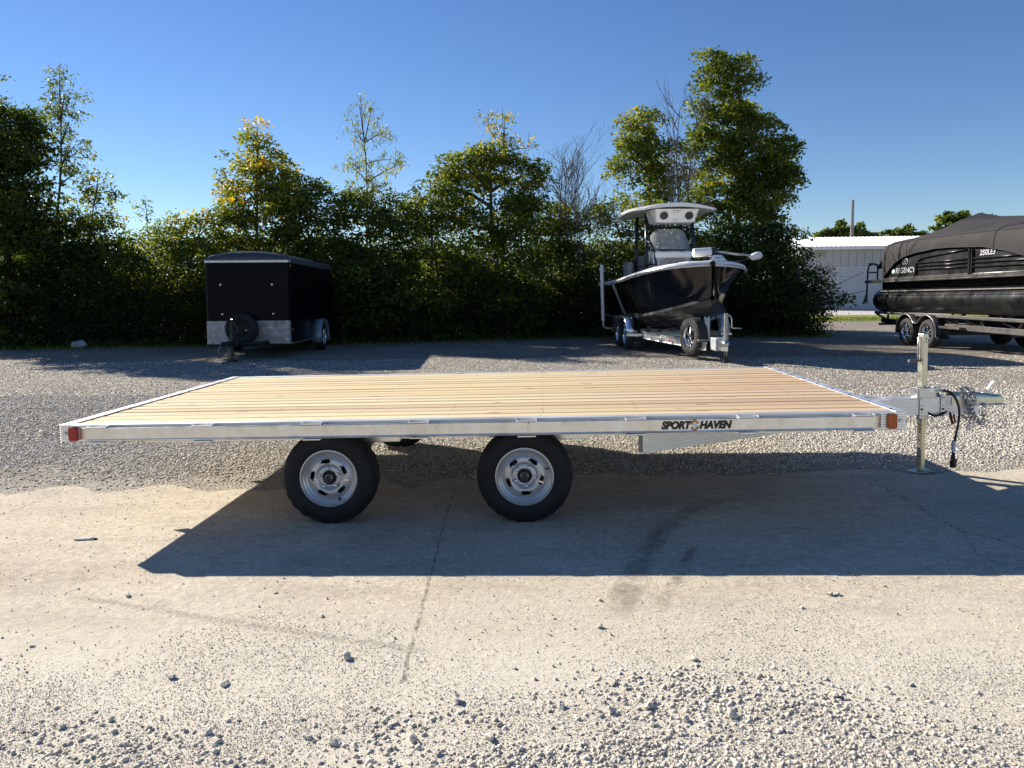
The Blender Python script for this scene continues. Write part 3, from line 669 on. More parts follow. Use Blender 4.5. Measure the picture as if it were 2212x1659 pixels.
# ribbed tongue: two legs and the spine
TZ1, TZ0 = -.112, -.248
def ribbed_beam(p0, p1, w_, name, n=9):
    p0, p1 = Vector(p0), Vector(p1); L = (p1 - p0).length; T = frame(p0, p1 - p0, Vector((0,0,1)).cross(p1 - p0))
    h = TZ1 - TZ0; pr = rib_side(1, -w_/2, 0, h, n) + [(a*-1, b_) for a, b_ in rib_side(1, -w_/2, 0, h, n)][::-1]
    m = MB(); m.prism(pr, 0, L, T); return m.build(name, ALU, fb)
ribbed_beam((3.60, .115, D+TZ0), (5.62, W/2-.055, D+TZ0), .05, 'tongue_leg')
ribbed_beam((3.60, W-.115, D+TZ0), (5.62, W/2+.055, D+TZ0), .05, 'tongue_leg')
ribbed_beam((5.60, W/2, D+TZ0+.0005), (tl(2108, 870, W/2).x, W/2, D+TZ0+.0005), .075, 'tongue_beam')
yc = W/2
# jack: clamps, outer tube, drop leg, foot, crank
JX = tl(1991, 880, yc).x; zj = fz(JX, 5.4); JT = Matrix.Translation((JX, yc, 0)) @ Matrix.Rotation(R(24), 4, 'Z')
top = tl(1995, 720, yc).z
tl0 = .30
jk = MB(); h_ = .025
jk.box(-h_, h_, -h_, h_, tl0, top, JT); jack = jk.build('jack', GALV, fb, bevel=.006)
b = MB(); b.box(-.0205, .0205, -.0205, .0205, zj+.012, tl0+.1, JT); dl = b.build('drop_leg', GALV, jack, bevel=.004)
for k in range(5):
    z = zj + .06 + k*.062
    b = MB(); b.lathe([(.001, -.0215), (.006, -.0215), (.006, -.015)], 12, JT @ Matrix.Translation((0,0,z)) @ Matrix.Rotation(R(-90), 4, 'Z')); b.build('pin_hole', INK, jack)
b = MB(); b.box(-.085, .085, -.06, .06, zj+.003, zj+.010, JT); b.add([(-.085,-.06,.01+zj),(.085,-.06,.01+zj),(.095,-.075,.024+zj),(-.095,-.075,.024+zj)], [(0,1,2,3)], JT); b.build('foot_plate', GALV, jack, bevel=.002)
b = MB(); b.lathe([(.001, -.0255), (.010, -.0255), (.010, -.02)], 14, JT @ Matrix.Translation((.004, 0, top-.04))); b.build('pin_hole', INK, jack)
b = MB(); b.lathe([(.001, -.0275), (.0065, -.0275), (.0065, -.02)], 14, JT @ Matrix.Translation((.008, 0, top-.04))); b.build('gear_stub', ZINC, jack, smooth=30)
b = MB(); b.box(-.012, .012, -.0262, -.024, top-.068, top-.062, JT); b.build('slot_mark', INK, jack)
b = MB(); b.lathe([(.001, -.0265), (.006, -.026), (.006, -.022)], 12, JT @ Matrix.Translation((0, 0, tl0+.045))); b.build('rivet', ZINC, jack, smooth=30)
b = MB(); b.tube([(-.07, -.01, tl0+.055), (.075, -.01, tl0+.055)], .005, 8, T=JT); b.tube([(.075, -.01, tl0+.055), (.09,-.01,tl0+.07), (.08,-.01,tl0+.085), (.06,-.01,tl0+.075)], .0035, 6, T=JT); b.build('locking_pin', ZINC, jack, smooth=1)
b = MB(); b.tube([(-h_-.004, .0, top-.03), (-h_-.012, .01, top-.03), (-h_-.012, .012, top-.215)], .006, 8, T=JT); b.build('crank_arm', ZINC, jack, smooth=1)
b = MB(); b.tube([(-h_-.008, .012, top-.205), (-h_-.085, .03, top-.205)], [.012, .013], 10, T=JT); b.build('crank_grip', plain('grey_grip', (.13,.13,.14), .5), jack, smooth=30)
# bracket collar above the tongue, two clamp bars
zt = D + TZ1
b = MB(); b.box(JX-.05, JX+.075, yc-.052, yc-.046, zt-.002, zt+.075); b.box(JX-.062, JX-.052, yc-.05, yc+.03, zt+.001, zt+.075); b.box(JX+.076, JX+.082, yc-.05, yc+.03, zt+.001, zt+.075); b.box(JX-.05, JX+.14, yc+.03, yc+.036, zt+.001, zt+.072); b.build('mounting_bracket', ZINC, fb, bevel=.003)
for xc in (tl(1992,875,yc-.05).x, tl(2038,875,yc-.05).x):
    b = MB(); b.box(xc-.016, xc+.016, yc-.0455, yc-.0395, D+TZ0-.025, zt+.012); cl = b.build('clamp_bar', ZINC, fb, bevel=.002)
    for k, z in enumerate((zt-.004, zt-.06, zt-.088, zt-.112, zt-.14)):
        c = MB(); c.lathe([(.008 if k in (0, 2) else .0045, 0), (.007 if k in (0,2) else .0045, -.008 if k in (0,2) else -.0012), (.001, -.008 if k in (0,2) else -.0012)], 8, Matrix.Translation((xc, yc-.0455, z))); c.build('bolt', ZINC if k in (0,) else INK, cl)
# coupler and latch
zc0 = tl(2130, 858, yc).z; DX = tl(2164, 858, yc).x - 6.618
cp = MB(); rows = []
for x, hw, z0, z1 in ((6.225, .042, -.050, .048), (6.42, .042, -.050, .044), (6.45, .042, -.050, .044), (6.50, .036, -.046, .034), (6.56, .032, -.044, .022), (6.59, .030, -.044, .024), (6.615, .018, -.042, .010), (6.618, .006, -.040, -.02)):
    ring = []
    for a in range(9):
        t = math.pi * a / 8; ring.append((x+DX, yc - hw*math.cos(t)*(1 if 1 < a < 7 else 1), zc0 + (z1*math.sin(t)**.45 if 0 < a < 8 else 0)))
    rows.append([(x+DX, yc-hw, zc0+z0)] + ring + [(x+DX, yc+hw, zc0+z0)])
cp.sheet(rows); coup = cp.build('coupler', GALV, fb, smooth=45)
b = MB(); b.box(6.34+DX, 6.625+DX, yc-.050, yc+.05, zc0-.054, zc0-.048); b.build('coupler_lip', ZINC, coup, bevel=.002)
for xb in (6.26+DX, 6.335+DX):
    b = MB(); b.lathe([(.013, 0), (.012, -.009), (.001, -.010)], 6, Matrix.Translation((xb, yc-.042, zc0+.008))); b.build('coupler_bolt', ZINC, coup, smooth=20)
b = MB(); b.box(6.475+DX, 6.53+DX, yc-.012, yc+.012, zc0+.03, zc0+.062); T = Matrix.Translation((6.505+DX, yc, zc0+.05)) @ Matrix.Rotation(R(-58), 4, 'Y'); b.box(-.01, .06, -.014, .014, -.006, .006, T); b.build('latch', ZINC, coup, bevel=.002)
T = Matrix.Translation((6.54+DX, yc, zc0+.103)) @ Matrix.Rotation(R(-52), 4, 'Y'); b = MB(); b.box(-.015, .025, -.017, .017, -.004, .004, T); b.build('latch_tip', OFFWH, coup, bevel=.003)
b = MB(); b.tube([(6.40+DX, yc-.045, zc0-.05), (6.405+DX, yc-.055, zc0), (6.38+DX, yc-.03, zc0+.055), (6.33+DX, yc, zc0+.06), (6.43+DX, yc+.05, zc0+.02)], .0022, 6); b.build('pin_wire', ZINC, coup, smooth=1)
# safety chains, link by link
CHAINM = plain('chain_steel', (.33,.34,.36), .38, 1.0, .2, 40)
def chain(pts, name, pitch=.031):
    P = [Vector(p) for p in pts]; dense = []
    for i in range(len(P)-1):
        for k in range(20):
            t = k/20; p0 = P[max(i-1,0)]; p1, p2 = P[i], P[i+1]; p3 = P[min(i+2, len(P)-1)]
            dense.append(.5*((2*p1)+(p2-p0)*t+(2*p0-5*p1+4*p2-p3)*t*t+(3*p1-p0-3*p2+p3)*t**3))
    dense.append(P[-1]); acc = 0; nodes_ = [dense[0]]
    for i in range(1, len(dense)):
        acc += (dense[i]-dense[i-1]).length
        if acc >= pitch: nodes_.append(dense[i]); acc = 0
    root = None; me = None
    for i in range(len(nodes_)-1):
        c = (nodes_[i]+nodes_[i+1])/2; d = (nodes_[i+1]-nodes_[i]).normalized(); ref = Vector((0,1,0)) if abs(d.y) < .9 else Vector((1,0,0))
        q = d.cross(ref).normalized(); r_ = d.cross(q); sp = R(45 + 90*(i % 2)); q2 = q*math.cos(sp)+r_*math.sin(sp)
        if me is None:
            m = MB(); ring = []
            for k in range(16):
                a = 2*math.pi*k/16; ring.append((.0135*math.cos(a) + (.0085 if math.cos(a) > 0 else -.0085), .0115*math.sin(a), 0))
            vs = []; fs = []; n = 16
            for k in range(n):
                p = Vector(ring[k]); tdir = (Vector(ring[(k+1) % n]) - Vector(ring[k-1])).normalized(); nn = tdir.cross(Vector((0,0,1)))
                for j in range(6):
                    a = 2*math.pi*j/6; vs.append(p + nn*.0040*math.cos(a) + Vector((0,0,1))*.0040*math.sin(a))
            for k in range(n):
                for j in range(6): fs.append((k*6+j, k*6+(j+1) % 6, ((k+1) % n)*6+(j+1) % 6, ((k+1) % n)*6+j))
            m.add(vs, fs); root = m.build(name, CHAINM, fb, smooth=1); me = root.data; root.matrix_basis = frame(c, d, q2); rootinv = frame(c, d, q2).inverted()
        else:
            o = bpy.data.objects.new('chain_link', me); COL.objects.link(o); o.parent = root; o.matrix_basis = rootinv @ frame(c, d, q2)
def tp(u, v, dy): return tl(u, v, yc + dy)
chain([tp(2067,839,-.03), tp(2080,843,-.05), tp(2088,862,-.06), tp(2098,882,-.062), tp(2108,900,-.06), tp(2121,917,-.04), tp(2124,900,-.03), tp(2128,880,-.05)], 'safety_chain')
chain([tp(2076,838,.0), tp(2100,841,-.05), tp(2104,860,-.065), tp(2100,880,-.07), tp(2096,902,-.07), tp(2092,915,-.06)], 'safety_chain')
chain([tp(2085,837,.03), tp(2094,845,-.055), tp(2090,870,-.075), tp(2094,890,-.075), tp(2104,905,-.07), tp(2118,916,-.05)], 'safety_chain')
chain([tp(2073,889,.03), tp(2080,900,.02), tp(2092,905,0), tp(2102,912,-.02)], 'safety_chain')
b = MB(); c0 = tp(2096,921,-.06); ring = [c0 + Vector((.020*math.cos(a)+.012*math.sin(a), 0, .026*math.sin(a))) for a in [2*math.pi*k/14 for k in range(15)]]
b.tube(ring, .0065, 8, False); b.build('chain_hook', ZINC, fb, smooth=1)
b = MB(); b.lathe([(.020, .012), (.018, -.010), (.013, -.012), (.012, -.024), (.001, -.025)], 10, Matrix.Translation(tp(2128,876,-.06))); b.build('chain_bolt', ZINC, fb, smooth=30)
# wiring harness with plug
cab = [tp(2003,888,-.02), tp(2012,896,-.05), tp(2026,898,-.06), tp(2040,892,-.05), tp(2048,880,.02), tp(2030,856,.06), tp(2024,845,-.02), tp(2037,844,-.08), tp(2054,848,-.10), tp(2066,864,-.11), tp(2072,885,-.11), tp(2071,910,-.11), tp(2065,940,-.11), tp(2061,965,-.11), tp(2059,985,-.11)]
def smooth_path(P, n=6):
    P = [Vector(p) for p in P]; out = []
    for i in range(len(P)-1):
        p0, p1, p2, p3 = P[max(i-1,0)], P[i], P[i+1], P[min(i+2, len(P)-1)]
        for k in range(n):
            t = k/n; out.append(.5*((2*p1)+(p2-p0)*t+(2*p0-5*p1+4*p2-p3)*t*t+(3*p1-p0-3*p2+p3)*t**3))
    return out + [P[-1]]
b = MB(); b.tube(smooth_path(cab), .0085, 10); wire = b.build('wiring_cable', BLACKP, fb, smooth=1)
e = cab[-1]
b = MB(); b.tube([e + Vector((0,0,.03)), e, e+Vector((0,0,-.012)), e+Vector((0,0,-.013)), e+Vector((0,0,-.045)), e+Vector((0,0,-.046)), e+Vector((0,0,-.085))], [.010,.014,.015,.017,.018,.023,.023], 16); b.box(e.x+.012, e.x+.026, e.y-.008, e.y+.008, e.z-.05, e.z-.028); b.build('plug', BLACKP, wire, smooth=35)
b = MB(); b.tube([e+Vector((.001,-.001,.115)), e+Vector((0,-.001,.06)), e+Vector((-.001,-.001,.03))], [.013,.016,.012], 8, False); b.build('tape_tag', plain('clear_tape', (.6,.62,.66), .25, 0, .2, 30), wire, smooth=1)
b = MB(); b.tube([tp(2033,845,-.09), tp(2043,838,-.07), tp(2047,826,-.06), tp(2041,818,-.06), tp(2034,826,-.07)], .0022, 6); b.add([tp(2022,850,-.1), tp(2026,838,-.1), tp(2036,832,-.1), tp(2030,846,-.1)], [(0,1,2,3)]); b.build('zip_tie', OFFWH, wire)
# rusty spring hook under the tongue
b = MB(); b.tube([tp(2051,890,-.03), tp(2058,915,-.03)], .011, 8); b.tube([tp(2058,888,-.03), tp(2064,912,-.02)], .008, 8); b.build('breakaway_spring', RUST, fb, smooth=1)
# printed name on the rub rail
yr = -.0475
def rail_T(x, z): return frame((x, yr, z), (1,0,0), (0,0,1))
x0t, x1t = 3.69, 4.105
text('decal_lettering', 'SPORT', .060, INK, fb, rail_T(3.785, D-.052), .24, .0042, .92)
text('decal_lettering', 'HAVEN', .060, INK, fb, rail_T(4.016, D-.052), .24, .0042, .92)
b = MB(); T = rail_T(3.897, D-.052)
def poly(m, pts, z=0.0012): m.add([(x, y, z) for x, y in pts], [tuple(range(len(pts)))], T)
poly(b, [(-.034,.006),(-.006,.036),(.006,.036),(.026,.014),(.014,.006),(.0,.022),(-.016,.004)]); poly(b, [(.034,-.006),(.006,-.036),(-.006,-.036),(-.026,-.014),(-.014,-.006),(0,-.022),(.016,-.004)])
em = b.build('decal_emblem', BRONZE, fb)
b = MB(); poly(b, [(-.013,.012),(-.004,.016),(.002,.004),(.010,.008),(.015,-.010),(.006,-.014),(.002,-.003),(-.007,-.006)], .0016); b.build('emblem_letter', OFFWH, em)
# ================================================================== black cargo trailer
ct = empty('cargo_trailer', (-5.77, 15.5, 0), (R(.0), 0, R(1.5))); tag(ct, 'black enclosed cargo trailer with a diamond plate stone guard and rounded roof', 'trailer')
# local: x right (+-.91), y back (0 front .. 4.3), z up; floor .40, nose lifted
CT_T = Matrix.Rotation(R(-.7), 4, 'X'); CW, CL, CB, CH = .91, 4.25, .33, 2.10
BLK = plain('black_painted_aluminium', (.0035,.004,.0065), .30, 0, .25, 2.5, .015, .08); GREYROOF = plain('grey_roof_metal', (.13,.15,.18), .38, .5, .12, 2)
def cbuild(m, *a, **k):
    o = m.build(*a, **k); return o
def rounded(hw, y0, r, n=6):                       # plan outline with rounded front corners
    pts = [(-hw, CL), (-hw, y0+r)]
    for i in range(n+1):
        a = math.pi + math.pi/2*i/n; pts.append((-hw+r+r*math.cos(a), y0+r+r*math.sin(a)))
    for i in range(n+1):
        a = 1.5*math.pi + math.pi/2*i/n; pts.append((hw-r+r*math.cos(a), y0+r+r*math.sin(a)))
    return pts + [(hw, CL)]
def shell(m, hw, y0, r, z0, z1):
    p = rounded(hw, y0, r); n = len(p); m.add([(x, y, z0) for x, y in p] + [(x, y, z1) for x, y in p], [(i, i+1, n+i+1, n+i) for i in range(n-1)], CT_T)
def sel(p, side):
    return p
full = rounded(CW, 0, .10); nf_ = len(full)
def strip(m, idx, z0, z1, out=0.0):
    P = [full[i] for i in idx]; vs = []
    for x, y in P:
        sx_ = x*(1+out/CW); vs.append((sx_, y-out if y < .2 else y, z0))
    n = len(P); vs += [(x, y, z1) for x, y, _ in vs]; m.add(vs, [(i, i+1, n+i+1, n+i) for i in range(n-1)], CT_T)
b = MB(); strip(b, range(1, nf_-1), CB, CH); b.build('front_wall', BLK, ct, smooth=40)
for i0, i1 in ((0, 1), (nf_-2, nf_-1)):
    sp = MB()
    xw = -CW if i0 == 0 else CW
    for k in range(4):
        y0, y1 = .10+k*(CL-.10)/4+.002, .10+(k+1)*(CL-.10)/4-.002
        sp = MB(); sp.box(xw-.006, xw+.006, y0, y1, CB, CH, CT_T); sp.build('side_panel', BLK, ct)
b = MB(); b.box(-CW+.01, CW-.01, CL-.012, CL, CB, CH, CT_T); b.build('rear_wall', BLK, ct)
b = MB(); b.box(-CW+.02, CW-.02, .06, CL-.02, CB-.02, CB, CT_T); b.build('floor_frame', BLACKM, ct)
# white drip trim, arched front cap, grey rolled roof edge
b = MB(); strip(b, range(1, nf_-1), CH-.002, CH+.045, .008); tr = b.build('roof_trim', plain('pale_trim', (.62,.63,.62), .35, .5), ct, smooth=40)
for k in range(7):
    c = MB(); c.ball((-.78+k*.26, -.010, CH+.022), .008, 6, 4, CT_T); c.build('rivet', INK, tr)
rows = []
xs_ = np.linspace(-CW, CW, 25)
for t_, inset in ((0, .004), (.35, .0), (.7, .03), (.9, .09), (1, .20)):
    r_ = []
    for x in xs_:
        q = abs(x)/CW; edge = (1-max(0, (q-.86)/.14)**2)**.5; hgt = .10 + .11*(1-q*q); yin = inset + (1-edge)*.11
        r_.append(CT_T @ Vector((x*(1-.02*t_*t_), -.012+yin, CH+.045+hgt*t_*(.35+.65*edge))))
    rows.append(r_)
b = MB(); b.sheet(rows); b.build('front_cap', plain('dark_cap', (.05,.058,.07), .38, .2), ct, smooth=40)
rows = []
for y in np.linspace(.18, CL, 6):
    r_ = []
    for x in xs_:
        q = abs(x)/CW; edge = (1-max(0, (q-.86)/.14)**2)**.5; hgt = (.10+.11*(1-q*q))*(.35+.65*edge); r_.append(CT_T @ Vector((x*1.002, y, CH+.045+hgt)))
    rows.append(r_)
b = MB(); b.sheet(rows); b.build('roof', GREYROOF, ct, smooth=40)
for s in (-1, 1):
    b = MB(); b.prism([(0,0),(.02,0),(.022,.06),(.012,.12),(0,.13)], .10, CL+.01, CT_T @ Matrix.Translation((s*(CW+.004), 0, CH-.01)) @ Matrix(((0,s,0,0),(1,0,0,0),(0,0,1,0),(0,0,0,1)))); b.build('roof_rail', GREYROOF, ct, smooth=40)
text('maker_plate', 'COVERED', .05, SILVERTXT, ct, CT_T @ frame((.72, -.02, CH+.10), (1,0,0), (0,0,1)), 0, 0, 1) if False else None
# stone guard
def diamond():
    m, t, b = nodes('diamond_plate'); tc = t.nodes.new('ShaderNodeTexCoord').outputs['Object']
    mp = t.nodes.new('ShaderNodeMapping'); mp.inputs['Rotation'].default_value = (0, R(45), 0); mp.inputs['Scale'].default_value = (28,28,28); t.links.new(tc, mp.inputs[0])
    ck = t.nodes.new('ShaderNodeTexBrick'); ck.inputs['Scale'].default_value = 1; ck.inputs['Mortar Size'].default_value = .12; ck.inputs['Mortar Smooth'].default_value = .8
    cx = N(t, 'SeparateXYZ'); t.links.new(mp.outputs[0], cx.inputs[0]); cc = N(t, 'CombineXYZ'); t.links.new(cx.outputs[0], cc.inputs[0]); t.links.new(cx.outputs[2], cc.inputs[1]); t.links.new(cc.outputs[0], ck.inputs['Vector'])
    n1 = noise(t, 3.5, 4, .6, tc); c = ramp(t, n1.outputs[0], [(.4, (.42,.37,.34)), (.52, (.62,.57,.53)), (.62, (.40,.37,.36))])
    t.links.new(c, b.inputs['Base Color']); b.inputs['Metallic'].default_value = .9; t.links.new(ramp(t, n1.outputs[0], [(.4, (.28,)*3), (.6, (.45,)*3)]), b.inputs['Roughness'])
    bump(t, b, ck.outputs['Fac'], .6, .006); return m
b = MB(); strip(b, range(1, nf_-1), CB+.0, CB+.50, .006); b.build('stone_guard', diamond(), ct, smooth=40)
b = MB(); b.box(CW+.006, CW+.014, .1, 3.0, CB-.02, CB+.02, CT_T); b.box(-CW-.014, -CW-.006, .1, 3.0, CB-.02, CB+.02, CT_T); b.build('sill_trim', ALU2, ct)
for x, z in ((-.56, 1.62), (.55, 1.62), (-.54, .98), (.56, .98)):
    b = MB(); b.lathe([(.024, .0), (.02, -.010), (.001, -.014)], 12, CT_T @ Matrix.Translation((x, -.002, z))); b.build('bolt', OFFWH, ct, smooth=40)
b = MB(); b.box(.48, .56, -.012, -.002, .60+.06, .60+.085, CT_T); b.build('hasp', OFFWH, ct)
for yy, z in ((.14, CH-.07), (CL-.2, CH-.07)):
    b = MB(); b.box(CW+.004, CW+.022, yy-.03, yy+.03, z-.025, z+.025, CT_T); b.build('clearance_lamp', AMBER, ct, bevel=.004)
b = MB(); b.box(CW+.004, CW+.02, .2, .26, CB+.28, CB+.33, CT_T); b.build('clearance_lamp', AMBER, ct, bevel=.004)
# fender, wheels
for s in (-1, 1):
    b = MB(); prof = []
    for i in range(15):
        a = math.pi*(1-i/14); prof.append((2.25+.42*math.cos(a), .38+.40*math.sin(a)))
    prof = [(1.83, .22)] + prof + [(2.67, .22)]
    vs = [(s*(CW+.008), y, z) for y, z in prof] + [(s*(CW+.25), y, z) for y, z in prof]; n = len(prof)
    b.add(vs, [(i, i+1, n+i+1, n+i) for i in range(n-1)]); b.build('fender', plain('grey_fender', (.20,.23,.27), .4, .3, .1, 3), ct, smooth=50, solid=.012)
    b = MB(); b.box(s*(CW+.006)-.004, s*(CW+.006)+.004, 1.35, 1.83, .36, .74); b.build('fender_panel', plain('grey_skirt', (.03,.035,.045), .4, .2), ct)
    make_wheel(ct, (s*(CW+.13), 2.25, .345), .345, .20, .20, 'six', RUBBER, RIM, (0, 0, s*math.pi/2))
b = MB(); b.tube([(-CW-.1, 2.25, .345), (CW+.1, 2.25, .345)], .035, 8); b.build('axle', BLACKM, ct)
# A-frame tongue, coupler, jack, chain, spare wheel
for s in (-1, 1):
    b = MB(); b.tube([(s*.62, .55, CB+.02), (s*.05, -1.12, CB+.055)], .045, 4, T=None); b.build('tongue_leg', BLACKM, ct)
b = MB(); b.box(-.05, .05, -1.42, -1.0, CB+.05, CB+.13); b.ball((0, -1.42, CB+.10), (.06, .08, .05)); b.build('coupler', BLACKM, ct, smooth=40)
b = MB(); b.tube([(0, -.98, .06), (0, -.98, .60)], [.032, .032], 12); b.tube([(0, -.98, .60), (0, -.98, .86)], .022, 10); b.tube([(0,-.98,.86),(.02,-1.02,.90),(.07,-1.06,.90),(.09,-1.06,.83),(.09,-1.06,.76)], .012, 8); b.box(-.09, .09, -1.06, -.90, .035, .06); b.box(-.13, .13, -1.05, -.92, CB+.03, CB+.10); b.build('jack', BLACKM, ct, smooth=35)
b = MB(); pts = [(-.16+.11*math.cos(a), -1.0, CB-.08+.12*math.sin(a)) for a in [2*math.pi*k/14 for k in range(15)]]; b.tube(pts, .012, 6, False); pts = [(.08+.10*math.cos(a), -1.0, CB-.10+.13*math.sin(a)) for a in [math.pi+math.pi*k/9 for k in range(10)]]; b.tube(pts, .01, 6, False); b.build('safety_chain', plain('dirty_chain', (.30,.27,.23), .5, .6, .3, 40), ct, smooth=1)
make_wheel(ct, (-.08, -.13, .66), .345, .20, .195, 'slot', RUBBER, plain('black_rim', (.02,.02,.022), .5, .2, .3, 8), (0, 0, 0))
b = MB(); b.box(-.12, -.04, -.03, .0, .4, .9); b.build('spare_bracket', BLACKM, ct)
wb = MB(); p = gp(502, 786); wb.box(-.20, .20, -.10, .10, 0, .034); o = wb.build('wood_block', WOODB, bevel=.005, loc=(p.x, ct.location.y-.98-.02, .0)); o.rotation_euler.z = .08; o.location.x = ct.location.x + .03
tag(o, 'weathered timber block under the jack of the black cargo trailer', 'wood block')
# ================================================================== centre console boat on its trailer
BA = R(-87.5); BX, BY = 3.75, 20.69
fbt = empty('fishing_boat', (BX, BY, 0), (0, 0, BA)); tag(fbt, 'black hulled centre console fishing boat with white hardtop, bow toward us', 'boat')
HULL = plain('black_gelcoat', (.0055,.0058,.0065), .07, 0, .15, 1.5, coat=.6, rvar=.02); HBOT = plain('charcoal_bottom', (.055,.056,.055), .16, 0, .2, 1.2, coat=.3, rvar=.05); HSTRIPE = plain('grey_chine', (.05,.052,.052), .7, 0, .15, 2, 0, .08)
SX = np.array([0,1,2,3,4,4.8,5.4,5.9,6.2,6.34,6.40])
TB = {'sb':[1.20,1.25,1.27,1.27,1.25,1.18,1.05,.82,.56,.34,.02],'sz':[1.62,1.62,1.63,1.66,1.72,1.79,1.85,1.91,1.945,1.96,1.965],'cb':[1.02,1.05,1.05,1.03,.96,.83,.62,.37,.19,.09,.02],
      'cz':[.70,.70,.71,.73,.79,.87,.97,1.08,1.16,1.21,1.24],'kz':[.45,.45,.45,.45,.46,.49,.56,.70,.88,1.02,1.14]}
FX = np.linspace(0, 6.40, 49); I = {k: np.interp(FX, SX, v) for k, v in TB.items()}
def smooth_arr(a, n=2):
    for _ in range(n): a = np.concatenate([a[:1], (a[:-2]+2*a[1:-1]+a[2:])/4, a[-1:]])
    return a
I = {k: smooth_arr(v, 3) for k, v in I.items()}
def section(i, s):
    p = 1.0 + 1.1*max(0, (FX[i]-2.5)/3.9)
    side = []
    for t_ in np.linspace(0, 1, 9):
        y = I['cb'][i] + (I['sb'][i]-I['cb'][i])*t_**p; z = I['cz'][i]+.07 + (I['sz'][i]-I['cz'][i]-.07)*t_
        side.append((FX[i], s*y, z))
    bot = [(FX[i], s*I['cb'][i]*q, I['kz'][i]+(I['cz'][i]-I['kz'][i])*q**1.15) for q in np.linspace(0, 1, 6)]
    return side, bot
m_side, m_bot, m_ch = MB(), MB(), MB()
for s in (-1, 1):
    rs, rb, rc = [], [], []
    for i in range(len(FX)):
        sd_, bt = section(i, s); rs.append(sd_ if s > 0 else sd_[::-1]); rb.append(bt if s > 0 else bt[::-1])
        c0, c1 = bt[-1], sd_[0]; out = (c0[0], c0[1]+s*.028, c0[2]+.004); o2 = (c1[0], c1[1]+s*.004, c1[2]); rc.append([c0, out, o2] if s > 0 else [o2, out, c0])
    m_side.sheet(rs); m_bot.sheet(rb); m_ch.sheet(rc)
    for q in (.38, .70):
        m_bot.tube([(FX[i], s*I['cb'][i]*q, I['kz'][i]+(I['cz'][i]-I['kz'][i])*q**1.15-.008) for i in range(0, 44, 2)], .018, 4)
m_side.add([(0, -1.2, 1.62), (0, 1.2, 1.62), (0, 1.02, .79), (0, 0, .45), (0, -1.02, .79)], [(0, 1, 2, 3, 4)])
m_side.build('hull', HULL, fbt, smooth=60); m_bot.build('hull_bottom', HBOT, fbt, smooth=45); m_ch.build('chine_strake', HSTRIPE, fbt, smooth=40)
# gunwale cap, rub rail, deck
gw, rr_ = MB(), MB()
for s in (-1, 1):
    rows = []
    for i in range(len(FX)):
        b0, z0 = I['sb'][i], I['sz'][i]; inn = max(0, b0-.20)
        r_ = [(FX[i], s*(b0+.010), z0-.06), (FX[i], s*(b0+.038), z0-.05), (FX[i], s*(b0+.045), z0-.01), (FX[i], s*(b0+.015), z0+.035), (FX[i], s*(b0-.03), z0+.052), (FX[i], s*inn, z0+.055), (FX[i], s*max(0,inn-.01), z0-(.25 if FX[i] < 3.0 else -.045))]
        rows.append(r_ if s < 0 else r_[::-1])
    gw.sheet(rows)
gw.build('gunwale', WHITEP, fbt, smooth=50)
b = MB()
for s in (-1, 1): b.tube([(FX[i], s*(I['sb'][i]+.045), I['sz'][i]-.025) for i in range(0, len(FX))], .014, 6)
b.build('rub_rail', plain('chrome_rail', (.55,.55,.56), .25, .8), fbt, smooth=1)
b = MB(); b.sheet([[(FX[i], -max(.0, I['sb'][i]-.19), I['sz'][i]-.22 if FX[i] < 3.0 else I['sz'][i]+.045), (FX[i], max(.0, I['sb'][i]-.19), I['sz'][i]-.22 if FX[i] < 3.0 else I['sz'][i]+.045)] for i in range(len(FX))]); b.build('deck', OFFWH, fbt, smooth=30)
b = MB(); b.prism([(-.42,1.93),(.42,1.93),(.38,2.02),(-.38,2.02)], 5.2, 5.98); b.build('bow_platform', WHITEP, fbt, bevel=.02)
# console, cushion, seats, windscreen
c = MB(); c.add([(3.55,-.50,1.4),(3.55,.50,1.4),(2.55,.50,1.4),(2.55,-.50,1.4),(3.40,-.47,2.38),(3.40,.47,2.38),(2.62,.46,2.42),(2.62,-.46,2.42)], [(0,1,5,4),(1,2,6,5),(2,3,7,6),(3,0,4,7),(4,5,6,7)]); c.build('console', WHITEP, fbt, bevel=.04, seg=3)
c = MB(); c.box(3.36, 3.75, -.44, .44, 1.45, 1.72); c.build('console_seat', OFFWH, fbt, bevel=.05, seg=3)
GREYV = plain('grey_vinyl', (.23,.22,.21), .55, 0, .12, 5)
c = MB(); prof = [(-.44,1.80),(.44,1.80),(.43,2.0),(.36,2.11),(.22,2.16),(-.22,2.16),(-.36,2.11),(-.43,2.0)]; c.prism(prof, 3.54, 3.60); cu = c.build('backrest_cushion', GREYV, fbt, bevel=.015)
text('cushion_lettering', 'SEA PRO', .075, INK, cu, frame((3.603, 0, 2.06), (0,1,0), (0,0,1)), .2, .001, 1)
c = MB(); c.box(3.40, 3.52, -.46, .46, 2.19, 2.35); c.build('dash_cushion', WHITEP, fbt, bevel=.04, seg=3)
c = MB(); c.box(1.35, 1.80, -.50, .50, 1.4, 2.02); c.box(1.33, 1.50, -.50, .50, 2.02, 2.35); c.build('helm_seat', GREYV, fbt, bevel=.06, seg=3)
c = MB(); c.box(2.0, 2.6, -.92, -.78, 1.5, 2.15); c.build('side_cushion', GREYV, fbt, bevel=.05, seg=3)
c = MB(); c.tube([(.9,-.95,1.62),(.9,-.98,2.05),(1.0,-.95,2.25),(1.3,-.9,2.3)], .022, 8); c.tube([(1.9,-.88,1.55),(1.9,-.9,2.0),(2.0,-.8,2.2)], .03, 8); c.build('grab_rail', DARKTUBE, fbt, smooth=1)
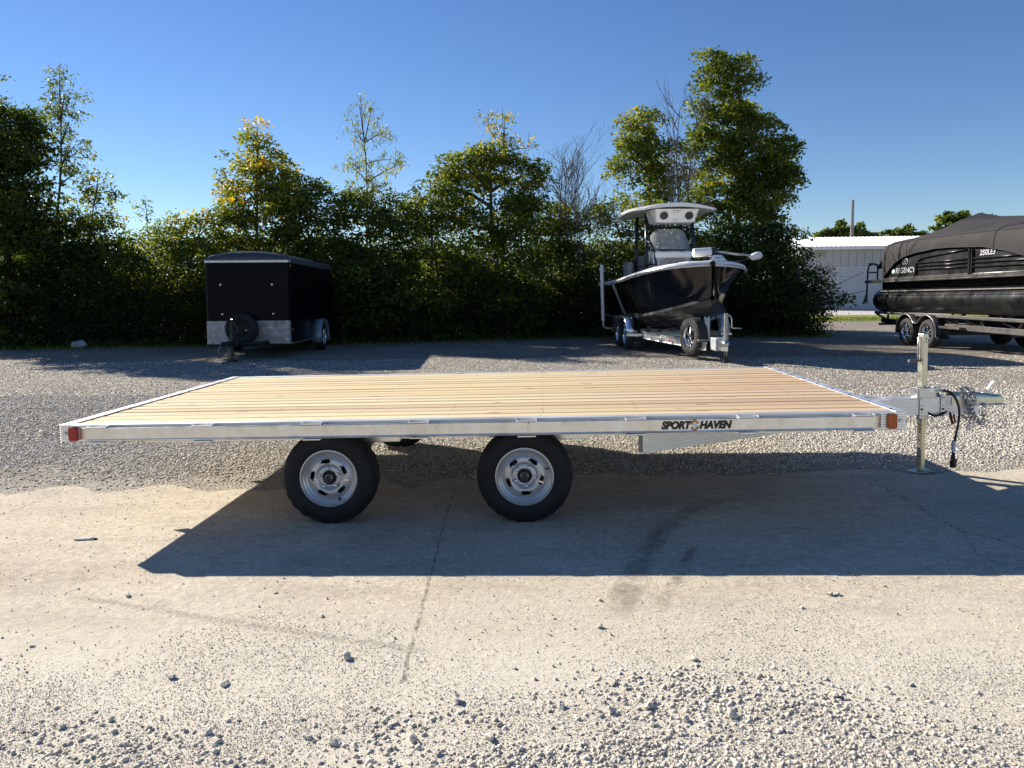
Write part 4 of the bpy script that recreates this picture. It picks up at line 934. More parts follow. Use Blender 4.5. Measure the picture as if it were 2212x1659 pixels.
gm, gt, gb = nodes('tinted_acrylic'); gb.inputs['Base Color'].default_value = (.75,.80,.82,1); gb.inputs['Roughness'].default_value = .08; gb.inputs['Alpha'].default_value = .30; gb.inputs['Specular IOR Level'].default_value = .9
gt.links.new(ramp(gt, noise(gt, 8, 3).outputs[0], [(.3, (.32,)*3), (.7, (.40,)*3)]), gb.inputs['Alpha'])
rows = []
for j in range(9):
    h_ = j/8; r_ = []
    for k in range(17):
        q = k/16*2-1; wd_ = .50*(1-.10*h_) * (1 - .0*h_); top_ = 2.39 + .53*h_*(1 - .0*abs(q)**4) - (.16*abs(q)**6)*h_
        r_.append((3.42 - .28*h_ - .16*q*q, q*wd_, top_))
    rows.append(r_)
b = MB(); b.sheet(rows); b.build('windscreen', gm, fbt, smooth=60)
b = MB(); b.tube([(3.43-.16*q*q, q*.50, 2.385) for q in np.linspace(-1, 1, 13)], .022, 6); b.build('windscreen_frame', DARKTUBE, fbt, smooth=1)
# hardtop with tubes
HT = 3.33
rows_t, rows_b = [], []
for i, x in enumerate(np.linspace(1.15, 3.95, 15)):
    u_ = (x-1.15)/2.8; hw = 1.04*(1-(2*u_-1)**6*.22) ; rt, rb = [], []
    for k in range(17):
        q = k/16*2-1; crown_ = .13*(1-q*q) + .07*(1-(2*u_-1)**2)
        rt.append((x, q*hw, HT + crown_)); rb.append((x, q*hw*.985, HT - .035 + crown_*.55))
    rows_t.append(rt); rows_b.append(rb)
b = MB(); b.sheet(rows_t[::-1]); b.sheet(rows_b)
for k in (0, 16): b.sheet([[r_[k] for r_ in rows_t], [r_[k] for r_ in rows_b]])
for rr2 in (0, -1): b.sheet([rows_t[rr2], rows_b[rr2]])
ht = b.build('hardtop', WHITEP, fbt, smooth=50)
b = MB(); b.add([(3.80,-.52,HT-.0),(3.80,.52,HT+.0),(3.50,.60,HT+.0),(3.50,-.60,HT+.0),(3.62,-.46,HT-.30),(3.62,.46,HT-.30),(3.1,.50,HT-.30),(3.1,-.50,HT-.30),(3.1,-.6,HT),(3.1,.6,HT)], [(0,1,5,4),(4,5,6,7),(1,2,9,6,5),(0,4,7,8,3)]); box_ = b.build('electronics_box', WHITEP, fbt, bevel=.03, seg=3)
fn = Vector((.86, 0, -.51)).normalized()
for y in (-.30, .30):
    T = frame((3.722, y, HT-.15), (0,1,0), (.51,0,.86)) ; b = MB()
    b.tube([T @ Vector((0,0,-.01)), T @ Vector((0,0,.022)), T @ Vector((0,0,.024))], [.098,.095,.045], 20); b.build('speaker', BLACKP, box_, smooth=40)
for z, w2 in ((.09, .09), (-.10, .06)):
    T = frame((3.715+z*.6, 0, HT-.15+z), (0,1,0), (.51,0,.86)); b = MB(); b.box(-w2, w2, -.03, .03, -.01, .02, T); b.build('courtesy_lamp', plain('lamp_lens', (.70,.68,.58), .3), box_, bevel=.008)
b = MB(); b.box(1.05, 1.5, -1.06, -.86, HT-.07, HT-.02); b.build('hardtop_flap', WHITEP, ht, bevel=.015)
b = MB()
for y, s in ((-.60, -1), (.60, 1)):
    b.tube([(3.30, y, 1.55), (3.22, y*.98, 2.4), (3.02, y*.93, HT-.02)], .045, 8)
    b.tube([(2.15, y*1.02, 1.5), (2.12, y, 2.4), (2.05, y*.95, HT-.02)], .045, 8)
    b.tube([(3.14, y*.95, HT-.45), (2.95, y*.80, HT-.36), (2.9, y*.0, HT-.36)], .026, 8)
    b.tube([(3.26, y*.99, 2.0), (3.5, y*.9, 2.10)], .022, 8); b.tube([(3.24, y*.985, 2.62), (3.36, y*.88, 2.58), (3.46, y*.78, 2.40), (3.50, y*.72, 2.12), (3.52, y*.72, 2.02)], .026, 8)
b.tube([(3.28, -.60, 2.03), (3.45, -.5, 2.04), (3.45, .5, 2.04), (3.28, .60, 2.03)], .026, 8)
b.build('hardtop_frame', DARKTUBE, fbt, smooth=1)
# bow trolling motor
tp_ = Matrix.Translation((BX, BY, 0)) @ Matrix.Rotation(BA, 4, 'Z') @ Vector((5.75, .14, 0))
tm = empty('trolling_motor', tp_, (0, 0, BA)); tag(tm, 'white bow trolling motor lying stowed across the bow of the black fishing boat', 'trolling motor')
b = MB(); b.tube([(-.05,-.34,2.20),(-.05,-.32,2.20),(-.05,.04,2.22),(-.05,.06,2.22)], [.06,.095,.095,.07], 14); mo = b.build('motor_housing', WHITEP, tm, smooth=40)
b = MB(); b.tube([(-.05,.06,2.22),(-.05,.10,2.225),(-.05,.15,2.23)], [.11,.11,.05], 12); b.box(-.12, .02, .05, .11, 2.06, 2.20); b.box(-.07,-.03,-.10,.08,2.03,2.12); b.build('mount_bracket', BLACKP, tm, smooth=30)
b = MB(); b.tube([(-.02,.15,2.22),(.02,.92,2.13)], .022, 8); b.build('shaft', plain('grey_shaft', (.48,.48,.47), .35, .3), tm, smooth=1)
b = MB(); b.tube([(.02,.86,2.09),(.02,.90,2.10),(.02,1.0,2.13),(.02,1.08,2.135),(.02,1.12,2.125)], [.03,.07,.085,.07,.02], 12); b.build('control_head', WHITEP, tm, smooth=40)
b = MB()
for k in range(5): b.box(0,.06,.80+k*.045,.815+k*.045,2.065,2.095)
b.build('teeth', INK, tm)
b = MB(); b.add([(-.30,-.02,2.02),(.25,-.02,2.02),(.25,.30,2.02),(-.30,.30,2.02),(-.2,.06,2.15),(.15,.06,2.15),(.15,.22,2.15),(-.2,.22,2.15)], [(0,1,5,4),(1,2,6,5),(2,3,7,6),(3,0,4,7),(4,5,6,7)]); mb_ = b.build('motor_base', WHITEP, tm, bevel=.015)
text('motor_lettering', 'RMX 70', .05, INK, mb_, frame((.205,.14,2.08), (0,1,0), (-.4,0,.9)), .1, .001, 1)
b = MB(); b.tube(smooth_path([(.0,.18,2.12),(.0,.4,2.03),(.02,.65,2.03),(.02,.9,2.09)]), .012, 6); b.build('motor_cable', BLACKP, tm, smooth=1)
b = MB(); b.ball((.15, -1.0, 1.60), (.02,.01,.03)); b.build('hull_fitting', CHROME, fbt)

# ------------------------------------------------------------------ its aluminium trailer
bt_ = empty('boat_trailer', (BX, BY, 0), (0, 0, BA)); tag(bt_, 'aluminium tandem boat trailer with upright spare wheel carrying the black boat', 'trailer')
WHA = plain('bright_aluminium', (.82,.81,.79), .35, .6, .07, 6)
def ibeam(p0, p1, h, wd_, name, m=WHA):
    p0, p1 = Vector(p0), Vector(p1); L = (p1-p0).length; T = frame(p0, p1-p0, Vector((0,0,1)).cross(p1-p0)); b = MB(); a, c = wd_/2, h/2
    b.prism([(-a,-c),(a,-c),(a,-c+.015),(.008,-c+.02),(.008,c-.02),(a,c-.015),(a,c),(-a,c),(-a,c-.015),(-.008,c-.02),(-.008,-c+.02),(-a,-c+.015)], 0, L, T); return b.build(name, m, bt_)
for s in (-1, 1):
    fr_ = ibeam((1.2, s*.86, .50), (4.3, s*.86, .385), .16, .06, 'frame_rail'); 
    f2 = ibeam((4.302, s*.86, .385), (6.55, s*.16, .30), .16, .06, 'frame_rail')
    if s < 0:
        T = frame((3.9, -.895, .40), (1,0,-.037), (.037,0,1)); text('rail_lettering', 'SEA PRO', .13, INK, fr_, T, 0, .003, 1)
        text('rail_registration', '00-031-2005', .06, INK, fr_, frame((2.9, -.895, .437), (1,0,-.037), (.037,0,1)), 0, 0, 1)
        b = MB(); b.ball((5.35, -.585, .345), (.05,.02,.035), 10, 6); b.build('side_marker', plain('orange_lens', (.75,.13,.02), .3), f2, smooth=1)
for x in (1.4, 2.4, 3.6, 4.9):
    b = MB(); b.box(x-.04, x+.04, -.86, .86, .32, .38); b.build('cross_member', ALU2, bt_)
for s in (-1, 1):
    for yy in (.35, .62):
        b = MB(); zb = .52 if yy < .5 else .60; b.tube([(.8, s*yy, zb), (4.0, s*yy, zb+.02), (4.6, s*yy*.9, zb+.10)], .035, 4); b.build('bunk', plain('carpeted_bunk', (.03,.03,.032), .95, 0, .3, 20), bt_)
        for x in (1.4, 2.4, 3.6):
            b = MB(); b.box(x-.03, x+.03, s*yy-.05, s*yy+.05, .42, zb-.03); b.build('bunk_bracket', plain('grey_bracket', (.18,.18,.18), .5, .4), bt_)
AXB = (3.55, 2.66)
for x in AXB:
    for s in (-1, 1):
        make_wheel(bt_, (x, s*1.10, .345), .345, .20, .20, 'six', RUBBER2, CHROME, (0, 0, 0 if s < 0 else math.pi))
    b = MB(); b.box(x-.03, x+.03, -1.0, 1.0, .31, .38); b.build('axle', ALU2, bt_)
for s in (-1, 1):
    b = MB(); pr = [(2.22,.36),(2.26,.56),(2.36,.72),(2.52,.80),(3.69,.80),(3.85,.72),(3.95,.56),(4.00,.36)]; n = len(pr)
    b.add([(x, s*.965, z) for x, z in pr]+[(x, s*1.235, z) for x, z in pr], [(i,i+1,n+i+1,n+i) for i in range(n-1)])
    b.add([(x, s*1.237, z) for x, z in pr]+[(2.30,s*1.237,.38),(2.34,s*1.237,.56),(2.44,s*1.237,.68),(2.55,s*1.237,.745),(3.66,s*1.237,.745),(3.77,s*1.237,.68),(3.87,s*1.237,.56),(3.92,s*1.237,.38)], [(i,i+1,n+i+1,n+i) for i in range(n-1)])
    fe = b.build('fender', plain('polished_aluminium', (.70,.71,.73), .22, 1.0, .06, 4) if s < 0 else ALU, bt_, smooth=50, solid=.006)
    b = MB(); b.box(3.9, 4.35, s*.88-.01, s*1.0+.01*s if s > 0 else s*.88+.01, .36, .44) if False else b.box(3.95, 4.10, *sorted((s*.86, s*1.24)), .36, .42); b.build('step', WHA, fe, bevel=.006)
b = MB(); b.box(4.3, 7.22, -.05, .05, .26, .40); b.build('tongue_beam', ALU2, bt_)
# winch post, bow stop, spare wheel, jack, coupler, guide pole
b = MB(); T = frame((6.10, 0, .40), (.0,1,0), (-.10,0,1)); b.box(-.055,.055,-.0,1.22,-.05,.05, T); wp = b.build('winch_post', plain('grey_post', (.42,.43,.44), .4, .6), bt_, bevel=.006)
for z in (.65, .95):
    b = MB(); b.box(-.062,.062,z,z+.022,-.058,.058,T); b.build('u_bolt', CHROME, wp)
b = MB(); b.box(-.12,-.058,.60,1.05,-.02,.02,T); b.tube([T@Vector((-.14,1.02,0)),T@Vector((.22,.96,0))], .018, 8); b.build('winch', ZINC, wp, bevel=.003)
b = MB(); b.lathe([(.03,-.13),(.085,-.11),(.06,-.03),(.05,0),(.06,.03),(.085,.11),(.03,.13)], 14, Matrix.Translation((6.12,0,1.60)) @ Matrix.Scale(.8, 4)); b.build('bow_roller', plain('red_rubber', (.22,.045,.04), .5), wp, smooth=40)
b = MB(); b.box(6.08,6.14,-.02,.02,1.54,1.62); b.box(6.05,6.13,-.08,.08,1.48,1.54); b.build('bow_stop', ZINC, wp)
SPX = 6.06
sw = make_wheel(bt_, (SPX, -.265, .47), .40, .25, .225, 'star', RUBBER2, CHROME, (0, 0, R(14)), spin=.2)
b = MB(); b.box(SPX-.04, SPX+.04, -.14, -.05, .30, .56); b.build('spare_bracket', ALU2, bt_)
b = MB(); b.tube([(SPX-.24,-.385,.46),(SPX-.33,-.388,.45)], .012, 6); b.build('tie_strap', INK, sw, smooth=1)
b = MB(); b.tube([(6.86,.13,.10),(6.86,.13,.55)], .036, 10); b.tube([(6.86,.13,.45),(6.86,.13,.97)], .042, 10); jk2 = b.build('jack', plain('worn_jack', (.40,.39,.34), .45, .5, .25, 10), bt_, smooth=40)
b = MB(); b.tube([(6.86,.13,.93),(6.86,.20,.93),(6.86,.24,.86),(6.86,.24,.70),(6.86,.25,.68),(6.86,.44,.67)], .013, 8); b.build('jack_crank', ALU2, jk2, smooth=1)
b = MB(); b.box(6.80,6.92,.05,.21,.0,.03); b.tube([(6.86,.13,.03),(6.86,.13,.12)], .05, 10); b.build('jack_foot', BLACKM, jk2)
b = MB(); b.box(6.62,6.95,-.10,.06,.24,.49); b.build('brake_actuator', plain('pale_actuator', (.50,.53,.52), .4, .3), bt_, bevel=.02)
b = MB(); b.box(6.95,7.22,-.062,.062,.34,.45); b.ball((7.24,0,.40),(.07,.07,.06)); b.build('coupler', ZINC, bt_, smooth=40, bevel=.005)
b = MB(); b.box(7.05,7.12,.0,.03,.45,.58); b.build('latch', ZINC, bt_)
b = MB(); b.tube(smooth_path([(6.9,-.02,.36),(6.92,-.05,.28),(6.95,.02,.22),(6.93,.08,.1)]), .016, 6); b.tube(smooth_path([(6.95,.03,.36),(7.0,.06,.26),(6.97,.1,.12)]), .013, 6); b.build('hanging_wires', INK, bt_, smooth=1)
b = MB(); b.box(6.40,6.50,-.30,-.05,.40,.44); b.add([(6.3,.06,.43),(6.3,.45,.40),(6.75,.20,.40),(6.75,.06,.43)], [(0,1,2,3)]); b.build('tongue_step', plain('step_plate', (.20,.22,.20), .5, .4), bt_)
b = MB(); gx, gy = 1.55, -1.36; b.tube(smooth_path([(gx,-.95,.42),(gx,-1.2,.42),(gx,gy+.02,.46),(gx,gy,.60),(gx,gy,.66)]), .028, 10); gl = b.build('guide_arm', ALU2, bt_, smooth=1)
b = MB(); b.tube([(gx,gy,.62),(gx,gy-.05,2.10),(gx,gy-.05,2.115)], [.048,.048,.03], 12); b.build('guide_pole', WHITEP, gl, smooth=40)
for x in (2.62, 3.60):
    p = bt_.matrix_basis @ Vector((x, -1.10, 0)); b = MB(); b.box(-.16,.16,-.13,.13,0,.022); o = b.build('wood_block', WOODB, bevel=.004, loc=(p.x, p.y-.02, .002)); o.rotation_euler.z = BA + .1
    tag(o, 'thin wood pad under the %s left tyre of the boat trailer' % ('rear' if x < 3 else 'front'), 'wood block', 'wood pads under the boat trailer tyres')

# ================================================================== black pontoon boat, its cover and trailer
PX, PY = 11.2, 20.0; PR = (-.0122, 0, 0)
pt_ = empty('pontoon_boat', (PX, PY, -.03), PR); tag(pt_, 'long black pontoon boat with railings, partly out of frame on the right', 'boat')
PBLK = plain('black_fence_panel', (.008,.008,.009), .38, 0, .2, 3, .01); LOG = plain('black_pontoon_tube', (.016,.017,.018), .30, .4, .35, 2.5, .05, dirt=((.10,.095,.085), .35), rvar=.10); PRAIL = plain('black_rail', (.03,.03,.031), .28, .5, .1, 4); FASC = plain('deck_fascia', (.16,.155,.145), .34, .6, .15, 3)
YE = -8.6
for s in (-1, 1):
    b = MB(); n = 28; rows = []
    for y, r_ in ((-.28,.02),(-.30,.20),(-.36,.285),(-.46,.315),(-1.0,.32),(-6.9,.32),(-7.6,.29),(-8.3,.18),(-8.6,.05)):
        rows.append([(s*.95 + r_*math.cos(2*math.pi*k/n), y, 1.13 + (0 if y > -7 else (.32-r_)*.6) + r_*math.sin(2*math.pi*k/n)) for k in range(n+1)])
    b.sheet(rows); b.tube([(s*.95-.32, -.5, 1.26), (s*.95-.32, -7, 1.26)], .006, 4); lg = b.build('pontoon_tube', LOG, pt_, smooth=40)
    for k in range(6):
        y = -1.3-k*1.15; m = MB(); m.lathe([(.3215, -.006), (.3235, 0), (.3215, .006)], 28, Matrix.Translation((s*.95, y, 1.13))); m.build('weld_band', LOG, lg, smooth=1)
    b = MB(); b.box(s*.95-.04, s*.95+.04, -7.2, -.4, 1.43, 1.62); b.build('riser', BLACKM, pt_)
    b = MB(); b.box(s*.95-.285, s*.95+.285, -6.8, -.6, 1.36, 1.385); b.build('tube_fin', plain('fin_sunlit_tone', (.20,.19,.175), .5), pt_)  # pale fin colour stands in for sunlight along the tube top
b = MB(); b.box(-1.28, 1.28, -8.0, -.1, 1.60, 1.645); b.build('deck', BLACKM, pt_)
b = MB()
for s in (-1, 1): b.prism([(0,1.60),(.03,1.60),(.045,1.615),(.03,1.632),(.03,1.645),(.045,1.655),(.045,1.672),(.03,1.684),(0,1.684)], -8.0, -.1, Matrix.Translation((s*1.28,0,0)) @ Matrix(((0,s,0,0),(1,0,0,0),(0,0,1,0),(0,0,0,1))))
fa = b.build('deck_fascia', FASC, pt_, smooth=30)
ARC = [(18.95,1.72),(18.75,1.86),(18.45,2.07),(18.0,2.225),(17.6,2.29),(16.67,2.355),(16.1,2.35),(15.0,2.30),(14.4,2.20),(13.7,2.04),(12.6,1.80),(12.0,1.76)]
def arc_z(y): Yw = PY + y; return float(np.interp(-Yw, [-a for a, _ in ARC], [z for _, z in ARC])) + .0122*y*0
def zfix(z, y): return z + .0122*y + .03          # undo the bow-up lean of the root
ys = np.linspace(-1.05, -8.0, 60)
for s in (-1, 1):
    b = MB(); b.sheet([[(s*1.24, y, 1.685) for y in ys], [(s*1.24, y, zfix(arc_z(y), y)+.03) for y in ys]]); fp = b.build('fence_panel', PBLK, pt_, solid=.02)
    b = MB(); b.tube([(s*1.26, y, 1.70) for y in (ys[0], ys[-1])], .022, 6); b.build('lower_rail', FASC, pt_, smooth=1)
    if s > 0: continue
    def rail(Y0, Y1, z0, z1, r_=.017): 
        y0, y1 = Y0-PY, Y1-PY; m = MB(); m.tube([(-1.275, y0, zfix(z0, y0)), (-1.275, y1, zfix(z1, y1))], r_, 8); return m.build('fence_rail', PRAIL, pt_, smooth=1)
    for z in (1.875, 1.96, 2.04): rail(17.48, 15.46, z, z+.015)
    for z, Ye in ((1.88, 12.4), (1.97, 12.9), (2.055, 13.6)): rail(15.36, Ye, z, z+.01)
    m = MB(); m.tube([(-1.275, Y-PY, zfix(z, Y-PY)) for Y, z in ((17.44,2.05),(17.38,2.11),(17.28,2.145),(17.1,2.17),(16.3,2.22),(15.46,2.27))], .017, 8); m.build('fence_rail', PRAIL, pt_, smooth=1)
    for Y, z0, z1, r_ in ((17.50,1.70,2.05,.024),(15.45,1.70,2.27,.030),(15.36,1.72,2.26,.020)):
        y = Y-PY; m = MB(); m.box(-1.30, -1.25, y-r_, y+r_, zfix(z0,y), zfix(z1,y)); m.build('fence_post', PRAIL, pt_, bevel=.004)
    yy = 18.0-PY; text('side_lettering', 'REGENCY', .185, SILVERTXT, pt_, frame((-1.262, yy, zfix(1.875,yy)), (0,-1,0), (0,0,1)), .08, .003, 1.08)
    m = MB(); T = frame((-1.262, 18.0-PY, zfix(2.085,18.0-PY)), (0,-1,0), (0,0,1))
    m.tube([T @ Vector((.115*math.cos(a), .088*math.sin(a), 0)) for a in np.linspace(R(-60), R(215), 22)], .011, 5); m.tube([T @ Vector(p) for p in ((-.05,-.07,0),(-.02,.05,0),(.04,.05,0),(.05,.01,0),(.0,-.01,0),(.07,-.075,0))], .011, 5); m.build('emblem', SILVERTXT, pt_)
    m = MB(); T = frame((-1.262, 18.55-PY, zfix(1.865,18.55-PY)), (0,-1,0), (0,0,1)); m.add([T @ Vector((.075*math.cos(a), .055*math.sin(a), .004)) for a in np.linspace(0, 2*math.pi, 21)[:-1]], [tuple(range(20))]); m.build('sticker', plain('pale_green_sticker', (.55,.68,.62), .4), pt_)
    yy = 14.9-PY; text('model_lettering', '250LE3', .155, SILVERTXT, pt_, frame((-1.262, yy, zfix(2.165,yy)), (0,-1,0), (0,0,1)), .15, .004, 1.05)
    for k in range(9):
        m = MB(); m.ball((-1.282, -1.3-k*.62, 1.715), .012, 6, 4); m.build('rivet', SILVERTXT, fa)
# boarding ladder and stern corner
b = MB(); b.tube(smooth_path([(-1.22,-.02,1.05),(-1.22,-.02,1.60),(-1.20,-.02,2.02),(-1.14,-.02,2.13),(-1.0,-.02,2.13),(-.94,-.02,2.05),(-.94,-.02,1.66)]), .026, 8); b.tube([(-1.2,-.02,1.9),(-.94,-.02,1.9)], .02, 6); b.tube([(-1.3,-.0,1.02),(-1.22,-.02,1.3)], .03, 6); b.box(-1.27,-.9,-.08,.02,1.60,1.68); b.build('boarding_ladder', BLACKM, pt_, smooth=40)
b = MB(); b.tube([(-1.22,-.95,1.68),(-1.22,-.95,2.0),(-1.22,-1.3,2.28)], .025, 8); b.tube([(-1.2,-.62,2.02),(-1.2,-1.05,2.30)], .06, 10); b.build('bimini_arm', BLACKM, pt_, smooth=40)
CAN = plain('charcoal_canvas', (.042,.039,.039), .85, 0, .10, 1.6, .12, .25)
cv = MB(); stn = []
for Y in np.linspace(19.02, 11.6, 52):
    y = Y-PY; e = arc_z(y)+.0; sh = float(np.interp(-Y, [-19.02,-18.9,-18.2,-16,-12,-11.6], [2.50,2.56,2.60,2.62,2.56,2.3])); rg = float(np.interp(-Y, [-19.02,-18.85,-17.9,-17.15,-16.4,-15.4,-12.5,-11.6], [2.74,2.80,2.95,3.22,3.06,2.97,2.92,2.5]))
    wv = .020*math.sin(Y*5.1)+.014*math.sin(Y*11+1)
    half = [(1.305, e-.01), (1.315+wv*.5, e+(sh-e)*.35), (1.300+wv, e+(sh-e)*.75), (1.24, sh), (1.08, sh+.08), (.8, sh+(rg-sh)*.38+wv), (.4, sh+(rg-sh)*.75+wv*.6), (0, rg)]
    row = [(-x, y, zfix(z, y)) for x, z in half] + [(x, y, zfix(z, y)) for x, z in half[-2::-1]]
    stn.append(row)
cv.sheet(stn); cv.add(stn[0], [tuple(range(len(stn[0])))])
cover = empty('boat_cover', (PX, PY, -.03), PR); tag(cover, 'charcoal canvas cover stretched over the black pontoon boat', 'boat cover')
co = cv.build('canvas', CAN, cover, smooth=50)
for pts in ([(-1.318, 14.95),(0,0)],):
    pass
b = MB()
for j, rr3 in ((3, .007),):
    b.tube([Vector(r_[j])+Vector((-.006,0,.004)) for r_ in stn], rr3, 5)
for i in (8, 30): b.tube([Vector(p)+Vector((-.004,0,.006)) for p in stn[i][:8]], .007, 5)
b.build('seam', CAN, co, smooth=1)
b = MB(); b.tube([Vector(r_[0])+Vector((-.004,0,0)) for r_ in stn], .010, 5); b.build('hem_rope', plain('black_hem', (.02,.02,.02), .8), co, smooth=1)
ptr = empty('pontoon_trailer', (PX, PY, 0)); tag(ptr, 'black tandem axle pontoon trailer with double hump fenders', 'trailer')
TBLK = plain('black_trailer_paint', (.022,.021,.021), .45, .1, .25, 6, .02, dirt=((.09,.085,.075), .4)); TGREY = plain('dusty_frame_paint', (.10,.095,.088), .5, .3, .15, 5)
for s in (-1, 1):
    b = MB(); b.box(s*1.12-.04, s*1.12+.04, -9.2, -3.55, .48, .60); b.build('frame_rail', TGREY, ptr, bevel=.005)
    b = MB(); b.box(s*.86-.04, s*.86+.04, -3.9, -.2, .48, .60); b.build('frame_rail', TBLK, ptr, bevel=.005)
    b = MB(); b.box(s*1.05-.07, s*1.05+.07, -8.4, -.25, .73, .80); b.build('bunk', TGREY if s < 0 else TBLK, ptr, bevel=.01)
    for y in (-.55, -3.55, -4.4, -5.6, -6.8):
        b = MB(); b.tube([(s*.90, y, .56), (s*1.06, y+.32, .74)], .028, 6); b.tube([(s*.90, y, .56), (s*1.06, y-.32, .74)], .028, 6); b.box(s*.88-.05, s*.88+.05, y-.05, y+.05, .50, .60); b.build('bunk_strut', TBLK, ptr)
    for y in (-2.1, -3.0):
        make_wheel(ptr, (s*1.16, y, .34), .34, .22, .20, 'six', RUBBER2, CHROME, (0, 0, -math.pi/2 if s < 0 else math.pi/2), spin=.4)
    pr = []
    for cy, a0, a1 in ((-2.1, -10, 150), (-3.0, 30, 190)):
        for k in range(11):
            a = R(a0 + (a1-a0)*k/10); pr.append((cy+.42*math.cos(a), .36+.42*math.sin(a)))
    pr.append((-3.52,.24)); n = len(pr)
    b = MB(); b.add([(s*.98, y, z) for y, z in pr]+[(s*1.28, y, z) for y, z in pr], [(i,i+1,n+i+1,n+i) for i in range(n-1)]); fe = b.build('fender', TBLK, ptr, smooth=50, solid=.01)
    b = MB(); b.tube([(s*1.285, y, z) for y, z in pr], .012, 6); b.build('fender_bead', plain('bead_metal', (.30,.29,.28), .35, .7), fe, smooth=1)
    b = MB(); b.box(s*1.2-.1, s*1.2+.1, -4.3, -3.54, .50, .55); b.build('step', TGREY, ptr, bevel=.004)
for y in (-.4, -1.4, -4.2, -5.6, -7.2):
    b = MB(); b.box(-1.05, 1.05, y-.04, y+.04, .42, .478); b.build('cross_member', TBLK, ptr)
for y in (-2.1, -3.0):
    b = MB(); b.box(-1.1, 1.1, y-.035, y+.035, .30, .38); b.build('axle', TBLK, ptr)
# ================================================================== trees and hedge
def leaf_mat():
    m, t, b = nodes('leaves')
    at = N(t, 'Attribute'); at.attribute_name = 'tint'; gi = t.nodes.new('ShaderNodeNewGeometry')
    j = math1(t, 'ADD', at.outputs['Fac'], math1(t, 'MULTIPLY', math1(t, 'SUBTRACT', gi.outputs['Random Per Island'], .5), .22))
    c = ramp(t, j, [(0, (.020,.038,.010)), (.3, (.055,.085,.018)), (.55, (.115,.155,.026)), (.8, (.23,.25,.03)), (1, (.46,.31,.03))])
    b.inputs['Roughness'].default_value = .48; b.inputs['Specular IOR Level'].default_value = .35
    t.links.new(c, b.inputs['Base Color'])
    tr = N(t, 'BsdfTranslucent'); t.links.new(mixc(t, 1, c, (1.7,1.6,.55), 'MULTIPLY'), tr.inputs['Color'])
    mx = N(t, 'MixShader'); mx.inputs[0].default_value = .5
    t.links.new(b.outputs[0], mx.inputs[1]); t.links.new(tr.outputs[0], mx.inputs[2]); t.links.new(mx.outputs[0], t.nodes['Material Output'].inputs[0])
    return m
LEAF = leaf_mat()
BARK = plain('grey_bark', (.075,.062,.05), .9, 0, .35, 9, .3, stretch=(3,3,.5))
TWIG = plain('bare_twig', (.12,.10,.085), .9, 0, .3, 12)
def leaves(name, P, size, tint, parent, droop=.25, narrow=.5, dirs=None):
    n = len(P); a = rng.uniform(0, 6.283, n); el = rng.normal(-droop, .55, n)
    d = np.stack([np.cos(a)*np.cos(el), np.sin(a)*np.cos(el), np.sin(el)], 1)
    r_ = rng.normal(size=(n,3)); s_ = np.cross(d, r_); s_ /= np.linalg.norm(s_, axis=1, keepdims=True)+1e-9; u_ = np.cross(s_, d)
    L = (size*rng.uniform(.65, 1.3, n))[:,None]; w_ = L*narrow*.5
    V = np.empty((n, 4, 3)); V[:,0] = P; V[:,1] = P+d*L*.48+s_*w_+u_*w_*.35; V[:,2] = P+d*L; V[:,3] = P+d*L*.48-s_*w_+u_*w_*.35
    q = np.arange(n)*4; Fc = np.stack([q,q+1,q+2,q,q+2,q+3],1).reshape(-1,3)
    o = np_mesh(name, V.reshape(-1,3), Fc, LEAF, 3, parent)
    at = o.data.attributes.new('tint', 'FLOAT', 'POINT'); at.data.foreach_set('value', np.repeat(np.clip(tint, 0, 1), 4).astype(np.float32)); return o
def branches(rnd, p, d, L, r, depth, out, up=.12, spread=.6):
    pts = [p]; dd = d.normalized()
    for k in range(4):
        dd = (dd + Vector((rnd.gauss(0,.13), rnd.gauss(0,.13), rnd.gauss(0,.08)+up*.4))).normalized(); pts.append(pts[-1]+dd*L/4)
    out.append((pts, [r*(1-.15*k) for k in range(5)]))
    if depth:
        for k in range(rnd.randint(2, 4)):
            i = rnd.randint(1, 4); nd = (dd + Vector((rnd.gauss(0,spread), rnd.gauss(0,spread), rnd.gauss(up,spread*.6)))).normalized()
            branches(rnd, pts[i], nd, L*rnd.uniform(.5,.78), r*.55, depth-1, out, up, spread)
